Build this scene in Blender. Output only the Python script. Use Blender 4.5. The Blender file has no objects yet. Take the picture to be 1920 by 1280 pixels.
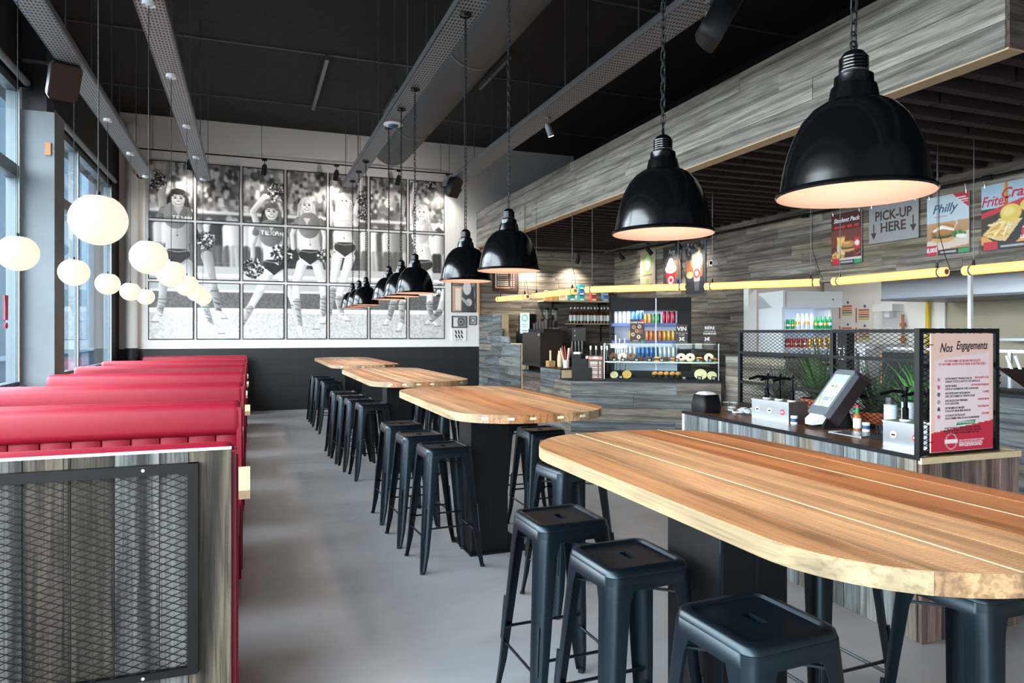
import bpy, bmesh, math, random
import numpy as np
from mathutils import Vector, Matrix
random.seed(7)
PI = math.pi
S = bpy.context.scene
COL = S.collection
# ------------------------------------------------------------------ camera, sky, exposure
cam = bpy.data.cameras.new('camera'); camo = bpy.data.objects.new('camera', cam); COL.objects.link(camo)
cam.sensor_width = 36.0; cam.lens = 1310.0 / 1920.0 * 36.0; cam.shift_y = -17.0 / 1920.0
cam.clip_start = 0.05; cam.clip_end = 300
camo.location = (0, 0, 1.5); camo.rotation_euler = (PI / 2, 0, -math.atan((960 - 469) / 1310.0))
S.camera = camo
S.view_settings.view_transform = 'Standard'; S.view_settings.look = 'None'
S.view_settings.gamma = 1.0; S.view_settings.use_curve_mapping = False
S.view_settings.exposure = 0.35
wd = bpy.data.worlds.new('overcast_sky'); S.world = wd; wd.use_nodes = True
bg = wd.node_tree.nodes['Background']; bg.inputs[0].default_value = (0.87, 0.94, 1.0, 1); bg.inputs[1].default_value = 15.0
cy = S.cycles
cy.max_bounces = 8; cy.diffuse_bounces = 4; cy.glossy_bounces = 4; cy.transmission_bounces = 6; cy.transparent_max_bounces = 12
cy.caustics_reflective = False; cy.caustics_refractive = False; cy.sample_clamp_indirect = 6.0; cy.sample_clamp_direct = 0.0

def portal(loc, rot, sx, sy):
    l = bpy.data.lights.new('window_portal', 'AREA'); l.shape = 'RECTANGLE'; l.size = sx; l.size_y = sy
    l.cycles.is_portal = True
    o = bpy.data.objects.new('window_portal', l); COL.objects.link(o); o.location = loc; o.rotation_euler = rot
portal((-2.45, 5.1, 2.5), (0, -PI / 2, 0), 3.2, 16.6)
portal((-1.6, -3.25, 1.4), (PI / 2, 0, 0), 1.7, 2.6)

# ------------------------------------------------------------------ node materials
def srgb(h):
    if isinstance(h, str):
        h = h.lstrip('#'); c = [int(h[i:i + 2], 16) / 255 for i in (0, 2, 4)]
    else: c = h
    return tuple((x / 12.92 if x <= 0.04045 else ((x + 0.055) / 1.055) ** 2.4) for x in c) + (1.0,)
def newmat(name):
    m = bpy.data.materials.new(name); m.use_nodes = True; nt = m.node_tree
    return m, nt, nt.nodes, nt.links, nt.nodes['Principled BSDF']
def plain(name, col, rough=0.5, metal=0.0, noise=0.0, nscale=20.0, bump=0.0, coat=0.0, spec=None, tint=None):
    m, nt, N, L, b = newmat(name)
    c = srgb(col); b.inputs['Base Color'].default_value = c
    b.inputs['Roughness'].default_value = rough; b.inputs['Metallic'].default_value = metal
    b.inputs['Coat Weight'].default_value = coat
    if spec is not None: b.inputs['Specular IOR Level'].default_value = spec
    if tint is not None: b.inputs['Specular Tint'].default_value = tint
    if noise or bump:
        tc = N.new('ShaderNodeTexCoord'); nz = N.new('ShaderNodeTexNoise'); nz.inputs['Scale'].default_value = nscale; nz.inputs['Detail'].default_value = 4
        L.new(tc.outputs['Object'], nz.inputs['Vector'])
        if noise:
            mx = N.new('ShaderNodeMix'); mx.data_type = 'RGBA'
            mx.inputs[6].default_value = tuple(x * (1 - noise) for x in c[:3]) + (1,); mx.inputs[7].default_value = tuple(min(1, x * (1 + noise)) for x in c[:3]) + (1,)
            L.new(nz.outputs['Fac'], mx.inputs[0]); L.new(mx.outputs[2], b.inputs['Base Color'])
        if bump:
            bp = N.new('ShaderNodeBump'); bp.inputs['Strength'].default_value = bump; bp.inputs['Distance'].default_value = 0.01
            L.new(nz.outputs['Fac'], bp.inputs['Height']); L.new(bp.outputs['Normal'], b.inputs['Normal'])
    return m
def emit(name, col, strength, base=None):
    m, nt, N, L, b = newmat(name)
    b.inputs['Base Color'].default_value = srgb(base or col); b.inputs['Emission Color'].default_value = srgb(col); b.inputs['Emission Strength'].default_value = strength
    b.inputs['Roughness'].default_value = 0.4
    return m
def ramp(N, stops, interp='LINEAR'):
    r = N.new('ShaderNodeValToRGB'); r.color_ramp.interpolation = interp; e = r.color_ramp.elements
    while len(e) < len(stops): e.new(0.5)
    for i, (p, c) in enumerate(stops): e[i].position = p; e[i].color = srgb(c)
    return r
def wood(name, tones, axis='X', dark=0.45, scale=1.0, rough=0.75, saw=0.0, bump=0.35, fine=1.0, rings=0.3, crack=0.0):
    """planks: tone picked per object, grain stretched along the given local axis"""
    m, nt, N, L, b = newmat(name)
    tc = N.new('ShaderNodeTexCoord'); oi = N.new('ShaderNodeObjectInfo')
    off = N.new('ShaderNodeVectorMath'); off.operation = 'ADD'
    cx = N.new('ShaderNodeCombineXYZ')
    for k, f in enumerate((37.0, 91.0, 53.0)):
        mt = N.new('ShaderNodeMath'); mt.operation = 'MULTIPLY'; mt.inputs[1].default_value = f; L.new(oi.outputs['Random'], mt.inputs[0]); L.new(mt.outputs[0], cx.inputs[k])
    L.new(tc.outputs['Object'], off.inputs[0]); L.new(cx.outputs[0], off.inputs[1])
    def mapped(along, across):
        mp = N.new('ShaderNodeMapping'); sc = [across * scale] * 3; sc['XYZ'.index(axis)] = along * scale
        mp.inputs['Scale'].default_value = sc; L.new(off.outputs[0], mp.inputs['Vector']); return mp
    n1 = N.new('ShaderNodeTexNoise'); n1.inputs['Scale'].default_value = 1; n1.inputs['Detail'].default_value = 6; n1.inputs['Roughness'].default_value = 0.65; n1.inputs['Distortion'].default_value = 0.6
    L.new(mapped(1.3, 26).outputs[0], n1.inputs['Vector'])
    n2 = N.new('ShaderNodeTexNoise'); n2.inputs['Scale'].default_value = 1; n2.inputs['Detail'].default_value = 3
    L.new(mapped(3.5, 120).outputs[0], n2.inputs['Vector'])
    n3 = N.new('ShaderNodeTexNoise'); n3.inputs['Scale'].default_value = 1; n3.inputs['Detail'].default_value = 3
    L.new(mapped(1.1, 4).outputs[0], n3.inputs['Vector'])
    kn = N.new('ShaderNodeTexVoronoi'); kn.inputs['Scale'].default_value = 1; L.new(mapped(1.5, 4.5).outputs[0], kn.inputs['Vector'])
    kr = ramp(N, [(0.05, '#000000'), (0.16, '#ffffff')]); L.new(kn.outputs['Distance'], kr.inputs[0])
    tone = ramp(N, [(i / max(1, len(tones)), t) for i, t in enumerate(tones)], 'CONSTANT'); L.new(oi.outputs['Random'], tone.inputs[0])
    r1 = ramp(N, [(0.30, (dark, dark, dark)), (0.52, (0.86, 0.86, 0.86)), (0.75, (1, 1, 1))]); L.new(n1.outputs['Fac'], r1.inputs[0])
    r2 = ramp(N, [(0.34, (1 - 0.4 * fine,) * 3), (0.55, (1, 1, 1))]); L.new(n2.outputs['Fac'], r2.inputs[0])
    r3 = ramp(N, [(0.3, (0.78, 0.76, 0.74)), (0.7, (1, 1, 1))]); L.new(n3.outputs['Fac'], r3.inputs[0])
    wv0 = N.new('ShaderNodeTexWave'); wv0.wave_type = 'BANDS'; wv0.bands_direction = 'Y' if axis == 'X' else 'X'; wv0.inputs['Scale'].default_value = 1; wv0.inputs['Distortion'].default_value = 9; wv0.inputs['Detail'].default_value = 2.5; wv0.inputs['Detail Scale'].default_value = 0.9
    L.new(mapped(0.3, 2.2).outputs[0], wv0.inputs['Vector'])
    r0 = ramp(N, [(0.0, (1 - rings,) * 3), (0.35, (1, 1, 1))]); L.new(wv0.outputs['Color'], r0.inputs[0])
    n4 = N.new('ShaderNodeTexNoise'); n4.inputs['Scale'].default_value = 1; n4.inputs['Detail'].default_value = 2; n4.inputs['Distortion'].default_value = 0.4; L.new(mapped(0.7, 42).outputs[0], n4.inputs['Vector'])
    r4 = ramp(N, [(0.25, (0.12, 0.11, 0.1)), (0.30, (1, 1, 1))]); L.new(n4.outputs['Fac'], r4.inputs[0])
    cur = tone.outputs[0]
    for r, f in ((r1, 1.0), (r2, 0.8), (r3, 1.0), (kr, 0.45), (r0, 1.0), (r4, crack)):
        mx = N.new('ShaderNodeMix'); mx.data_type = 'RGBA'; mx.blend_type = 'MULTIPLY'; mx.inputs[0].default_value = f
        L.new(cur, mx.inputs[6]); L.new(r.outputs[0], mx.inputs[7]); cur = mx.outputs[2]
    if saw:
        wv = N.new('ShaderNodeTexWave'); wv.wave_type = 'BANDS'; wv.bands_direction = axis; wv.inputs['Scale'].default_value = 34; wv.inputs['Distortion'].default_value = 5; wv.inputs['Detail'].default_value = 2; wv.inputs['Detail Scale'].default_value = 1.5
        mp = N.new('ShaderNodeMapping'); mp.inputs['Rotation'].default_value = (0, 0, 0.22); L.new(off.outputs[0], mp.inputs['Vector']); L.new(mp.outputs[0], wv.inputs['Vector'])
        rs = ramp(N, [(0.1, (1 - saw,) * 3), (0.5, (1, 1, 1))]); L.new(wv.outputs['Color'], rs.inputs[0])
        mx = N.new('ShaderNodeMix'); mx.data_type = 'RGBA'; mx.blend_type = 'MULTIPLY'; mx.inputs[0].default_value = 0.8
        L.new(cur, mx.inputs[6]); L.new(rs.outputs[0], mx.inputs[7]); cur = mx.outputs[2]
    L.new(cur, b.inputs['Base Color']); b.inputs['Roughness'].default_value = rough
    bp = N.new('ShaderNodeBump'); bp.inputs['Strength'].default_value = bump; bp.inputs['Distance'].default_value = 0.004
    L.new(n1.outputs['Fac'], bp.inputs['Height']); L.new(bp.outputs['Normal'], b.inputs['Normal'])
    return m
def glassmat(name, tint=(1, 1, 1, 1), refl=1.0):
    m, nt, N, L, b = newmat(name); N.remove(b)
    out = N['Material Output']; t = N.new('ShaderNodeBsdfTransparent'); t.inputs[0].default_value = tint
    g = N.new('ShaderNodeBsdfGlossy'); g.inputs['Roughness'].default_value = 0.02
    fr = N.new('ShaderNodeLayerWeight'); fr.inputs['Blend'].default_value = 0.5
    pw_ = N.new('ShaderNodeMath'); pw_.operation = 'POWER'; pw_.inputs[1].default_value = 4.0; L.new(fr.outputs['Facing'], pw_.inputs[0])
    mu = N.new('ShaderNodeMath'); mu.operation = 'MULTIPLY_ADD'; mu.inputs[1].default_value = 0.55 * refl; mu.inputs[2].default_value = 0.025 * refl; mu.use_clamp = True
    L.new(pw_.outputs[0], mu.inputs[0])
    mx = N.new('ShaderNodeMixShader'); L.new(mu.outputs[0], mx.inputs[0]); L.new(t.outputs[0], mx.inputs[1]); L.new(g.outputs[0], mx.inputs[2]); L.new(mx.outputs[0], out.inputs[0])
    return m
def printmat(name, rough=0.45):
    m, nt, N, L, b = newmat(name); a = N.new('ShaderNodeVertexColor'); a.layer_name = 'print'
    L.new(a.outputs['Color'], b.inputs['Base Color']); b.inputs['Roughness'].default_value = rough
    return m
M = {}
M['grey'] = wood('weathered_grey_wood', ['#e6e0d2', '#d8d3c7', '#ebe4d5', '#d2ccc0', '#dfd9cc', '#e8e0cf', '#cec9be'], dark=0.78, fine=0.7, rings=0.2, crack=0.5)
M['barwall'] = wood('weathered_brown_grey_wood', ['#b9b0a2', '#9b9083', '#c5bcac', '#ab9d8c', '#cfc1aa', '#b0aa9f', '#968b7e', '#c1b196'], dark=0.68, fine=0.8, rings=0.25, crack=0.5)
M['counterwood'] = wood('blue_grey_barn_wood', ['#a9b0b3', '#969da1', '#b8bcbb', '#8b9195', '#a6acae', '#b0a697'], dark=0.62, fine=0.8, rings=0.25, crack=0.5)
M['booth'] = wood('dark_barn_wood', ['#8a8987', '#9c9c9a', '#7e7263', '#6f6250', '#8b7b68', '#959593'], dark=0.5, fine=1.2, rings=0.5, crack=0.9)
M['redlight_tint'] = wood('red_light_tinted_wood', ['#a98d83', '#97847c', '#c0a094', '#857770', '#b59385'], dark=0.6, rings=0.25, crack=0.5)  # red light falling on the near-end planks is put into the wood tones
M['oak'] = wood('rough_sawn_oak', ['#e39f6a', '#eebb8a', '#d68f58', '#f2c79a', '#dd965e', '#e9ac76', '#d28a55'], axis='Y', dark=0.84, rings=0.14, rough=0.45, saw=0.22, bump=0.15, fine=0.5)
M['oakedge'] = wood('pale_oak_edge', ['#c2a981', '#b79d74', '#af946c'], axis='Y', dark=0.8, rings=0.1, rough=0.5, bump=0.1, fine=0.5)
M['ply'] = plain('pale_wood', '#d9bf98', 0.55, noise=0.12, nscale=30)
M['inlay'] = plain('pale_inlay', '#eee4bf', 0.5)
M['black'] = plain('black_metal', '#090a0b', 0.5, 0.0, spec=0.28)
M['blackmatte'] = plain('matt_black', '#121214', 0.7)
M['stool'] = plain('blue_black_satin_metal', '#070e14', 0.33, 0.0, spec=0.5, tint=(0.7, 0.88, 1.0, 1))
M['rubber'] = plain('black_rubber', '#0c0c0d', 0.8)
M['enamel'] = plain('black_enamel', '#060709', 0.13, 0.0)
M['inner'] = plain('cream_enamel', '#f2d2bf', 0.5)
M['red'] = plain('red_vinyl', '#93132b', 0.45, 0.0, noise=0.06, nscale=3, bump=0.02)
M['redpipe'] = plain('red_piping', '#a81630', 0.45)
M['tray'] = None
M['steel'] = plain('brushed_steel', '#b9bcbf', 0.3, 0.9)
M['chrome'] = plain('chrome', '#dadde0', 0.12, 1.0)
M['greymetal'] = plain('grey_metal', '#6d7073', 0.45, 0.5)
M['duct'] = plain('dark_grey_duct', '#4b4e50', 0.6, 0.1, noise=0.1, nscale=4)
M['felt'] = plain('dark_brown_felt', '#3a2f30', 0.95, noise=0.35, nscale=160, bump=0.5)
M['white'] = plain('white_paint', '#eeedea', 0.6, noise=0.03, nscale=3)
M['whiteplastic'] = plain('white_plastic', '#eceef0', 0.35)
M['dark'] = plain('charcoal_paint', '#1c1e22', 0.55, noise=0.12, nscale=4)
M['ceil'] = plain('black_plaster', '#161617', 0.85, noise=0.6, nscale=9, bump=1.0)
M['concrete'] = plain('grey_concrete', '#71787e', 0.7, noise=0.16, nscale=4, bump=0.08)
M['glass'] = glassmat('clear_glass', (0.93, 0.97, 0.98, 1))
M['caseglass'] = glassmat('display_glass', (0.93, 0.99, 0.97, 1), 0.7)
M['print'] = printmat('printed_picture', 0.5)
M['globe'] = emit('opal_globe_glow', '#ffeed8', 0.84, '#6a655c')
M['tube'] = emit('amber_tube_glow', '#ffb068', 1.3)
M['bulb'] = emit('warm_bulb_glow', '#ffdcc0', 2.2)
M['spotglow'] = emit('spot_bulb_glow', '#fff2dd', 12.0)
M['terracotta'] = plain('terracotta', '#c9683f', 0.7, noise=0.1)
M['leaf'] = plain('green_leaf', '#4e6b3c', 0.5, noise=0.4, nscale=12)
M['paper'] = plain('white_paper', '#f0efec', 0.6)
M['redprint'] = plain('red_print', '#c8253c', 0.5)
M['darkprint'] = plain('dark_print', '#2a2226', 0.5)
M['brownboard'] = plain('brown_board', '#3b2620', 0.5)
M['greenprint'] = plain('green_print', '#1f8a52', 0.5)
M['blueprint'] = plain('blue_print', '#2c4f74', 0.5)
M['pinkboard'] = plain('pale_pink_board', '#f3d9d4', 0.4)
M['yellow'] = plain('yellow_paint', '#e2bf25', 0.5)
M['beige'] = plain('beige_wall', '#b5aa94', 0.7, noise=0.05, nscale=2)
M['signsteel'] = plain('sign_steel', '#98989a', 0.45, 0.15, noise=0.05)
M['copper'] = plain('copper_brown', '#b0713f', 0.5)  # copper brown for edges, straws, tag and valves
M['brownmetal'] = plain('dark_brown_metal', '#33261f', 0.4, 0.3)
M['bluefridge'] = emit('fridge_light', '#cfdcf2', 0.22)
def traymat():
    m, nt, N, L, b = newmat('perforated_tray_metal')
    tc = N.new('ShaderNodeTexCoord'); sp = N.new('ShaderNodeSeparateXYZ'); L.new(tc.outputs['Object'], sp.inputs[0])
    def cell(out, size, lo, hi):
        d = N.new('ShaderNodeMath'); d.operation = 'DIVIDE'; d.inputs[1].default_value = size; L.new(out, d.inputs[0])
        f = N.new('ShaderNodeMath'); f.operation = 'FRACT'; L.new(d.outputs[0], f.inputs[0])
        c = N.new('ShaderNodeMath'); c.operation = 'COMPARE'; c.inputs[1].default_value = (lo + hi) / 2; c.inputs[2].default_value = (hi - lo) / 2; L.new(f.outputs[0], c.inputs[0]); return c
    a = cell(sp.outputs['X'], 0.026, 0.22, 0.78); c = cell(sp.outputs['Y'], 0.055, 0.2, 0.75)
    mu = N.new('ShaderNodeMath'); mu.operation = 'MULTIPLY'; L.new(a.outputs[0], mu.inputs[0]); L.new(c.outputs[0], mu.inputs[1])
    mx = N.new('ShaderNodeMix'); mx.data_type = 'RGBA'; mx.inputs[6].default_value = srgb('#868b8f'); mx.inputs[7].default_value = srgb('#0c0d0e')
    L.new(mu.outputs[0], mx.inputs[0]); L.new(mx.outputs[2], b.inputs['Base Color']); b.inputs['Roughness'].default_value = 0.45; b.inputs['Metallic'].default_value = 0.3
    return m
M['tray'] = traymat()
def floormat():
    m, nt, N, L, b = newmat('polished_concrete_floor')
    tc = N.new('ShaderNodeTexCoord')
    n = N.new('ShaderNodeTexNoise'); n.inputs['Scale'].default_value = 0.9; n.inputs['Detail'].default_value = 6; n.inputs['Roughness'].default_value = 0.6
    mp = N.new('ShaderNodeMapping'); mp.inputs['Scale'].default_value = (1, 2.2, 1); L.new(tc.outputs['Object'], mp.inputs[0]); L.new(mp.outputs[0], n.inputs['Vector'])
    r = ramp(N, [(0.3, '#8f8d8e'), (0.55, '#999a9d'), (0.75, '#a4a4a8')]); L.new(n.outputs['Fac'], r.inputs[0]); L.new(r.outputs[0], b.inputs['Base Color'])
    n2 = N.new('ShaderNodeTexNoise'); n2.inputs['Scale'].default_value = 7; n2.inputs['Detail'].default_value = 5; L.new(tc.outputs['Object'], n2.inputs['Vector'])
    mr = N.new('ShaderNodeMapRange'); mr.inputs[3].default_value = 0.28; mr.inputs[4].default_value = 0.46; L.new(n2.outputs['Fac'], mr.inputs[0]); L.new(mr.outputs[0], b.inputs['Roughness'])
    return m
M['floor'] = floormat()

# ------------------------------------------------------------------ mesh helpers
ORI = {}
class MB:
    def __init__(s): s.v = []; s.f = []
    def add(s, vs, fs):
        o = len(s.v); s.v += [tuple(p) for p in vs]; s.f += [tuple(i + o for i in f) for f in fs]; return s
    def box(s, x0, x1, y0, y1, z0, z1):
        return s.add([(x0, y0, z0), (x1, y0, z0), (x1, y1, z0), (x0, y1, z0), (x0, y0, z1), (x1, y0, z1), (x1, y1, z1), (x0, y1, z1)],
                     [(0, 3, 2, 1), (4, 5, 6, 7), (0, 1, 5, 4), (1, 2, 6, 5), (2, 3, 7, 6), (3, 0, 4, 7)])
    def rings(s, rings, cap0=True, cap1=True, closed=True):
        n = len(rings[0]); vs = [p for r in rings for p in r]; fs = []
        for i in range(len(rings) - 1):
            for j in range(n if closed else n - 1):
                k = (j + 1) % n; fs.append((i * n + j, i * n + k, (i + 1) * n + k, (i + 1) * n + j))
        if cap0: fs.append(tuple(reversed(range(n))))
        if cap1: fs.append(tuple(range((len(rings) - 1) * n, len(rings) * n)))
        return s.add(vs, fs)
    def lathe(s, prof, n=24, c=(0, 0, 0), cap0=False, cap1=False):
        return s.rings([[(c[0] + r * math.cos(2 * PI * j / n), c[1] + r * math.sin(2 * PI * j / n), c[2] + z) for j in range(n)] for r, z in prof], cap0, cap1)
    def cyl(s, c, r, z0, z1, n=16, r1=None):
        return s.lathe([(r, z0), (r if r1 is None else r1, z1)], n, c, True, True)
    def tube(s, pts, r, n=6, cap=True):
        pts = [Vector(p) for p in pts]; rs = []
        for i, p in enumerate(pts):
            d = (pts[min(i + 1, len(pts) - 1)] - pts[max(i - 1, 0)]).normalized()
            a = d.cross(Vector((0, 0, 1)) if abs(d.z) < 0.9 else Vector((1, 0, 0))).normalized(); b = d.cross(a)
            rr = r[i] if isinstance(r, (list, tuple)) else r
            rs.append([p + (a * math.cos(2 * PI * j / n) + b * math.sin(2 * PI * j / n)) * rr for j in range(n)])
        return s.rings(rs, cap, cap)
    def bar(s, p, q, w, h, up=(0, 0, 1)):
        p, q = Vector(p), Vector(q); d = (q - p).normalized(); u = Vector(up)
        a = d.cross(u)
        if a.length < 1e-4: a = d.cross(Vector((1, 0, 0)))
        a.normalize(); b = a.cross(d).normalized()
        r = [[c + a * (sx * w / 2) + b * (sy * h / 2) for sx, sy in ((-1, -1), (1, -1), (1, 1), (-1, 1))] for c in (p, q)]
        return s.rings(r)
    def prism(s, poly, z0, z1):
        return s.rings([[(x, y, z0) for x, y in poly], [(x, y, z1) for x, y in poly]])
    def sphere(s, c, r, n=16, m=10, sz=1.0):
        pr = [(r * math.sin(PI * i / m), -r * sz * math.cos(PI * i / m)) for i in range(m + 1)]
        pr[0] = (r * 0.02, -r * sz); pr[-1] = (r * 0.02, r * sz)
        return s.lathe(pr, n, c, True, True)
    def quad(s, a, b, c, d): return s.add([a, b, c, d], [(0, 1, 2, 3)])
    def build(s, name, mat, parent=None, smooth=False, rel=True, mw=None):
        off = Vector(ORI.get(parent.name, (0, 0, 0))) if (parent is not None and rel) else Vector((0, 0, 0))
        me = bpy.data.meshes.new(name); me.from_pydata([(x - off.x, y - off.y, z - off.z) for x, y, z in s.v], [], s.f); me.validate(clean_customdata=False)
        if mat is not None: me.materials.append(M[mat] if isinstance(mat, str) else mat)
        bm = bmesh.new(); bm.from_mesh(me); bmesh.ops.recalc_face_normals(bm, faces=bm.faces)
        if smooth:
            for f in bm.faces: f.smooth = True
            for e in bm.edges:
                if len(e.link_faces) == 2 and e.calc_face_angle(0) > 0.7: e.smooth = False
        bm.to_mesh(me); bm.free()
        o = bpy.data.objects.new(name, me); COL.objects.link(o)
        if parent is not None: o.parent = parent
        if mw is not None: o.matrix_basis = mw
        ORI[o.name] = tuple(off)
        return o
def tag(o, label=None, cat=None, group=None, kind=None):
    if label: o['label'] = label
    if cat: o['category'] = cat
    if group: o['group'] = group
    if kind: o['kind'] = kind
    return o
def thing(name, label, cat, loc=(0, 0, 0), group=None, rotz=0.0, kind=None):
    o = bpy.data.objects.new(name, None); COL.objects.link(o); o.location = loc; o.rotation_euler = (0, 0, rotz); o.empty_display_size = 0.05
    ORI[o.name] = tuple(loc) if rotz == 0 else (0, 0, 0)
    return tag(o, label, cat, group, kind)
def copy_tree(o, parent=None, loc=None, rotz=None, label=None, group=None):
    c = o.copy(); COL.objects.link(c)
    if parent is not None: c.parent = parent
    if loc is not None: c.location = loc
    if rotz is not None: c.rotation_euler = (0, 0, rotz)
    if label: c['label'] = label
    if group: c['group'] = group
    for ch in list(o.children): copy_tree(ch, c)
    return c
def struct(name, mb, mat, label, parent=None, smooth=False):
    return tag(mb.build(name, mat, parent, smooth), label, None, None, 'structure')
def frame_mat(origin, xdir, ydir):
    x = Vector(xdir).normalized(); y = Vector(ydir).normalized(); z = x.cross(y)
    m = Matrix((x, y, z)).transposed().to_4x4(); m.translation = Vector(origin); return m
def planks(parent, origin, xdir, ydir, length, height, ph, mat, seed, lens=(0.9, 2.0), t=0.02, name='plank', skip=None, jit=0.003, rot=False):
    """boards laid in courses: xdir along the boards, ydir across; each its own object under parent"""
    rnd = random.Random(seed); x = Vector(xdir).normalized(); y = Vector(ydir).normalized(); z = x.cross(y)
    off = Vector(ORI.get(parent.name, (0, 0, 0))); n = max(1, round(height / ph)); h = height / n; out = []
    for r in range(n):
        p = 0.0; first = True
        while p < length - 1e-4:
            ln = rnd.uniform(*lens) * (rnd.uniform(0.4, 1) if first else 1); first = False
            q = min(length, p + ln)
            if length - q < 0.25: q = length
            if not (skip and skip((p + q) / 2, (r + 0.5) * h)):
                g = 0.0016; th = t + rnd.uniform(-jit, jit)
                a = (q - p) / 2 - g; b = h / 2 - g
                mb = MB().box(-a, a, -b, b, 0, th)
                c = Vector(origin) + x * ((p + q) / 2) + y * ((r + 0.5) * h) - off
                m = Matrix((x, y, z)).transposed().to_4x4(); m.translation = c
                out.append(mb.build(name, mat, parent, rel=False, mw=m))
            p = q
    return out
def lettering(body, size, mat, parent, mw, align='CENTER', shear=0.0, extr=0.0008, name='lettering', bold=0.0, sx=1.0):
    cu = bpy.data.curves.new(name, 'FONT'); cu.body = body; cu.size = size; cu.align_x = align; cu.align_y = 'CENTER'; cu.extrude = extr; cu.shear = shear; cu.offset = bold; cu.resolution_u = 2; cu.space_character = 1.0
    to = bpy.data.objects.new('tmp', cu); COL.objects.link(to)
    dg = bpy.context.evaluated_depsgraph_get(); me = bpy.data.meshes.new_from_object(to.evaluated_get(dg))
    bpy.data.objects.remove(to); bpy.data.curves.remove(cu)
    me.materials.clear(); me.materials.append(M[mat])
    o = bpy.data.objects.new(name, me); COL.objects.link(o); o.parent = parent
    o.matrix_basis = mw @ Matrix.Scale(sx, 4, (1, 0, 0)); ORI[o.name] = (0, 0, 0)
    return o
def T(x, y, z): return Matrix.Translation((x, y, z))

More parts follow.
